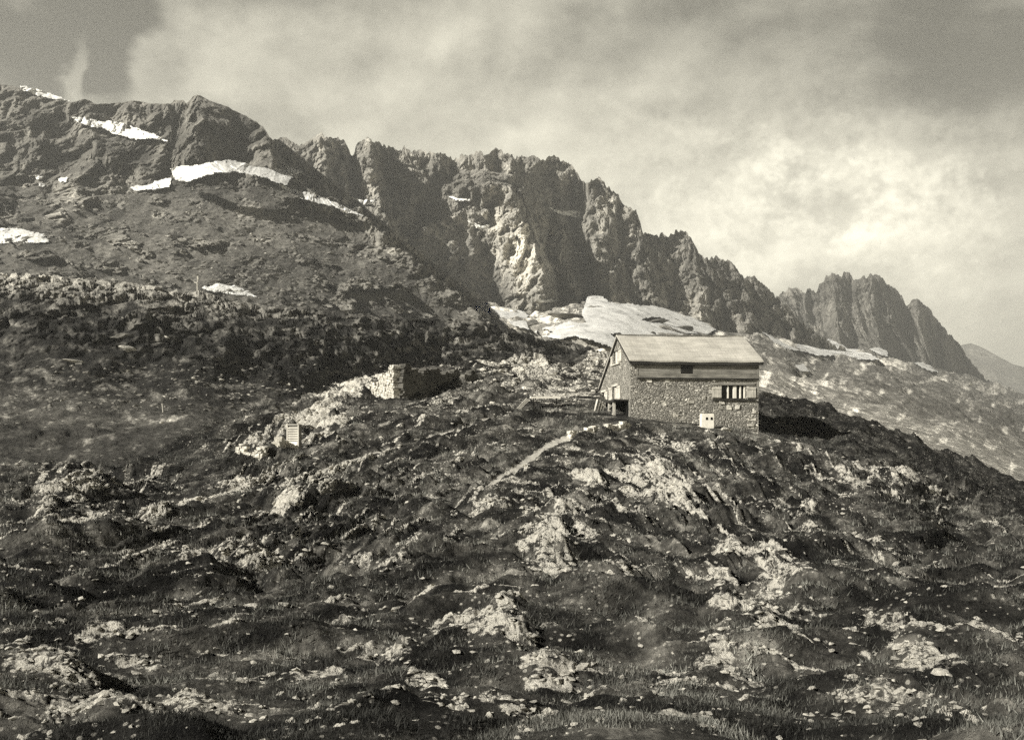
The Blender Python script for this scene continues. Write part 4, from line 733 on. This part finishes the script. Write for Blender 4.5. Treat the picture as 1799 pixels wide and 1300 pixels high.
# ------------------------------------------------------------------ air, sky, sun, camera
SUN_EL, SUN_AZ = R(31), math.atan2(-.52, -.85)             # azimuth of the sun as x, y on the ground
def build_sky():
    w = bpy.data.worlds.new('World'); S.world = w; w.use_nodes = True; t = NT.__new__(NT); t.t = w.node_tree; t.n = t.t.nodes; bg = t.n['Background']
    sky = t.add('ShaderNodeTexSky', sky_type='NISHITA', sun_disc=False); sky.sun_elevation = SUN_EL; sky.sun_rotation = SUN_AZ; sky.altitude = 2000; sky.air_density = 1.0; sky.dust_density = 1.5
    bw = t.add('ShaderNodeRGBToBW'); t.t.links.new(sky.outputs[0], bw.inputs[0])
    tc = t.add('ShaderNodeTexCoord'); sp = t.add('ShaderNodeSeparateXYZ'); t.t.links.new(tc.outputs['Generated'], sp.inputs[0]); X, Y, Z = sp.outputs
    az = t.math('ARCTAN2', X, Y); hor = t.math('SQRT', t.math('ADD', t.math('MULTIPLY', X, X), t.math('MULTIPLY', Y, Y))); el = t.math('ARCTAN2', Z, hor)
    def vec(a, b, sx, sy, off=0.0):
        c = t.add('ShaderNodeCombineXYZ'); t.set(c.inputs[0], t.math('MULTIPLY', a, sx)); t.set(c.inputs[1], t.math('MULTIPLY', b, sy)); c.inputs[2].default_value = off; return c.outputs[0]
    n1 = t.noise(vec(az, el, 5, 8, 1.3), 1.0, 10, .55, .35); n2 = t.noise(vec(az, el, 9, 12, 4.1), 1.0, 9, .5, 0.0); n3 = t.noise(vec(az, el, 11, 16, 4.1), 1.0, 3, .5)
    az0, el0 = az, el; az = t.math('ADD', az, t.math('MULTIPLY', t.math('SUBTRACT', n2, .5), .10)); el = t.math('ADD', el, t.math('MULTIPLY', t.math('SUBTRACT', n1, .5), .10))
    def blob(x, y, rx, ry, amp):
        a0, e0 = math.atan((x-CX)/F), math.atan((CY-y)/F*math.cos(math.atan((x-CX)/F)))
        dx = t.math('DIVIDE', t.math('SUBTRACT', az, a0), rx/F); dy = t.math('DIVIDE', t.math('SUBTRACT', el, e0), ry/F)
        d = t.math('ADD', t.math('MULTIPLY', dx, dx), t.math('MULTIPLY', dy, dy)); return t.math('MULTIPLY', t.math('EXPONENT', t.math('MULTIPLY', d, -1.0)), amp)
    cov = t.math('MULTIPLY_ADD', n1, 1.1, .1)
    for b in ((480,120,280,160,.30),(800,230,340,120,.34),(1250,330,260,120,.30),(1500,430,330,140,.34),(1640,330,120,90,.24),(1400,290,120,70,.2),(100,120,140,120,-.52),(205,130,60,90,-.5),(138,125,16,60,.62),(175,172,46,14,.34),(1740,90,240,150,-.52),(-20,20,140,70,-.4),(1250,130,250,60,-.04),(510,210,60,45,-.16),(700,160,90,60,-.1),(1660,250,70,40,-.16)):
        cov = t.math('ADD', cov, blob(*b))
    cov = t.math('ADD', cov, t.math('MULTIPLY', t.math('SUBTRACT', n2, .5), .6)); vn = t.add('ShaderNodeTexVoronoi', feature='F1'); vn2 = t.add('ShaderNodeTexVoronoi', feature='F1')
    for q_, o1, o2 in ((vn, 0, 0), (vn2, -.012, .016)):
        wv = t.add('ShaderNodeTexNoise'); t.set(wv.inputs['Vector'], vec(t.math('ADD', az0, o1), t.math('ADD', el0, o2), 16, 18, 2.2)); wv.inputs['Detail'].default_value = 3; mv = t.add('ShaderNodeMixRGB'); mv.inputs[0].default_value = .35; t.set(mv.inputs[1], vec(t.math('ADD', az0, o1), t.math('ADD', el0, o2), 7.5, 10, 2.2)); t.set(mv.inputs[2], wv.outputs['Color']); t.t.links.new(mv.outputs[0], q_.inputs['Vector']); q_.inputs['Scale'].default_value = 1.5; q_.inputs['Detail'].default_value = 2; q_.inputs['Roughness'].default_value = .55
    cum = t.math('ADD', blob(1480, 370, 400, 170, .55), .05); cov = t.math('ADD', cov, t.math('MULTIPLY', t.math('SUBTRACT', .45, vn.outputs['Distance']), t.math('MULTIPLY', cum, .7)))
    c = t.ramp(cov, [(.16, 0), (.6, .6), (1.0, 1)], 'EASE')
    n2b = t.noise(vec(t.math('ADD', az0, -.016), t.math('ADD', el0, .014), 9, 12, 4.1), 1.0, 9, .5, 0.0); lum = t.math('MULTIPLY_ADD', t.math('SUBTRACT', n2, .5), 4.0, 5.6); lum = t.math('ADD', lum, t.math('MULTIPLY', t.math('SUBTRACT', n2, n2b), 7.0)); lum = t.math('ADD', lum, t.math('MULTIPLY', t.math('SUBTRACT', .26, el0), 13.0)); lum = t.math('ADD', lum, blob(1500, 390, 360, 180, 4.0)); lum = t.math('ADD', lum, t.math('MULTIPLY', t.math('MULTIPLY', t.math('SUBTRACT', vn2.outputs['Distance'], vn.outputs['Distance']), 9.0), cum)); lum = t.math('ADD', lum, blob(800, 240, 300, 100, .6))
    base = t.math('MULTIPLY', bw.outputs[0], BASE); v = t.mixf(c, base, t.math('MULTIPLY', lum, CLOUD))
    cc = t.add('ShaderNodeCombineColor')
    for i, k in enumerate((1, .952, .775)): t.set(cc.inputs[i], t.math('MULTIPLY', v, k))
    t.t.links.new(cc.outputs[0], bg.inputs[0]); bg.inputs[1].default_value = .1
BASE, CLOUD = .36, .70
build_sky()
sd = bpy.data.lights.new('sun', 'SUN'); sd.energy = 4.6; sd.angle = R(.5); sd.color = (1, .97, .9); so = bpy.data.objects.new('sun', sd); COL.objects.link(so)
sv = Vector((math.cos(SUN_AZ)*math.cos(SUN_EL), math.sin(SUN_AZ)*math.cos(SUN_EL), math.sin(SUN_EL))); so.rotation_euler = sv.to_track_quat('Z', 'Y').to_euler(); so.location = sv*300
bpy.data.worlds['World'].node_tree.nodes['Sky Texture'].sun_rotation = math.atan2(sv.x, sv.y)
HAZE = .00026
if HAZE:
    bm = bmesh.new(); box(bm, (-3200, -400, -150), (3200, 5200, 520)); hz = bpy.data.materials.new('haze'); hz.use_nodes = True; n = hz.node_tree.nodes; n.remove(n['Principled BSDF'])
    pv = n.new('ShaderNodeVolumePrincipled'); pv.inputs['Color'].default_value = (.98, .97, .9, 1); pv.inputs['Density'].default_value = HAZE; pv.inputs['Anisotropy'].default_value = .2
    hz.node_tree.links.new(pv.outputs[0], n['Material Output'].inputs['Volume']); o = obj('haze', bm, hz); o['kind'] = 'stuff'
vf.scale = (.33, .33, 1)
cd = bpy.data.cameras.new('camera'); cam = bpy.data.objects.new('camera', cd); COL.objects.link(cam); cam.rotation_euler = (R(90), 0, 0)
cd.sensor_width = 36; cd.lens = 36*F/1799; cd.shift_y = (CY-650)/1799; cd.clip_start = .1; cd.clip_end = 20000; S.camera = cam
S.view_settings.view_transform = 'Standard'; S.view_settings.look = 'None'; S.view_settings.exposure = 1.0
S.cycles.use_denoising = False; S.cycles.max_bounces = 4; S.cycles.diffuse_bounces = 2; S.cycles.volume_bounces = 0
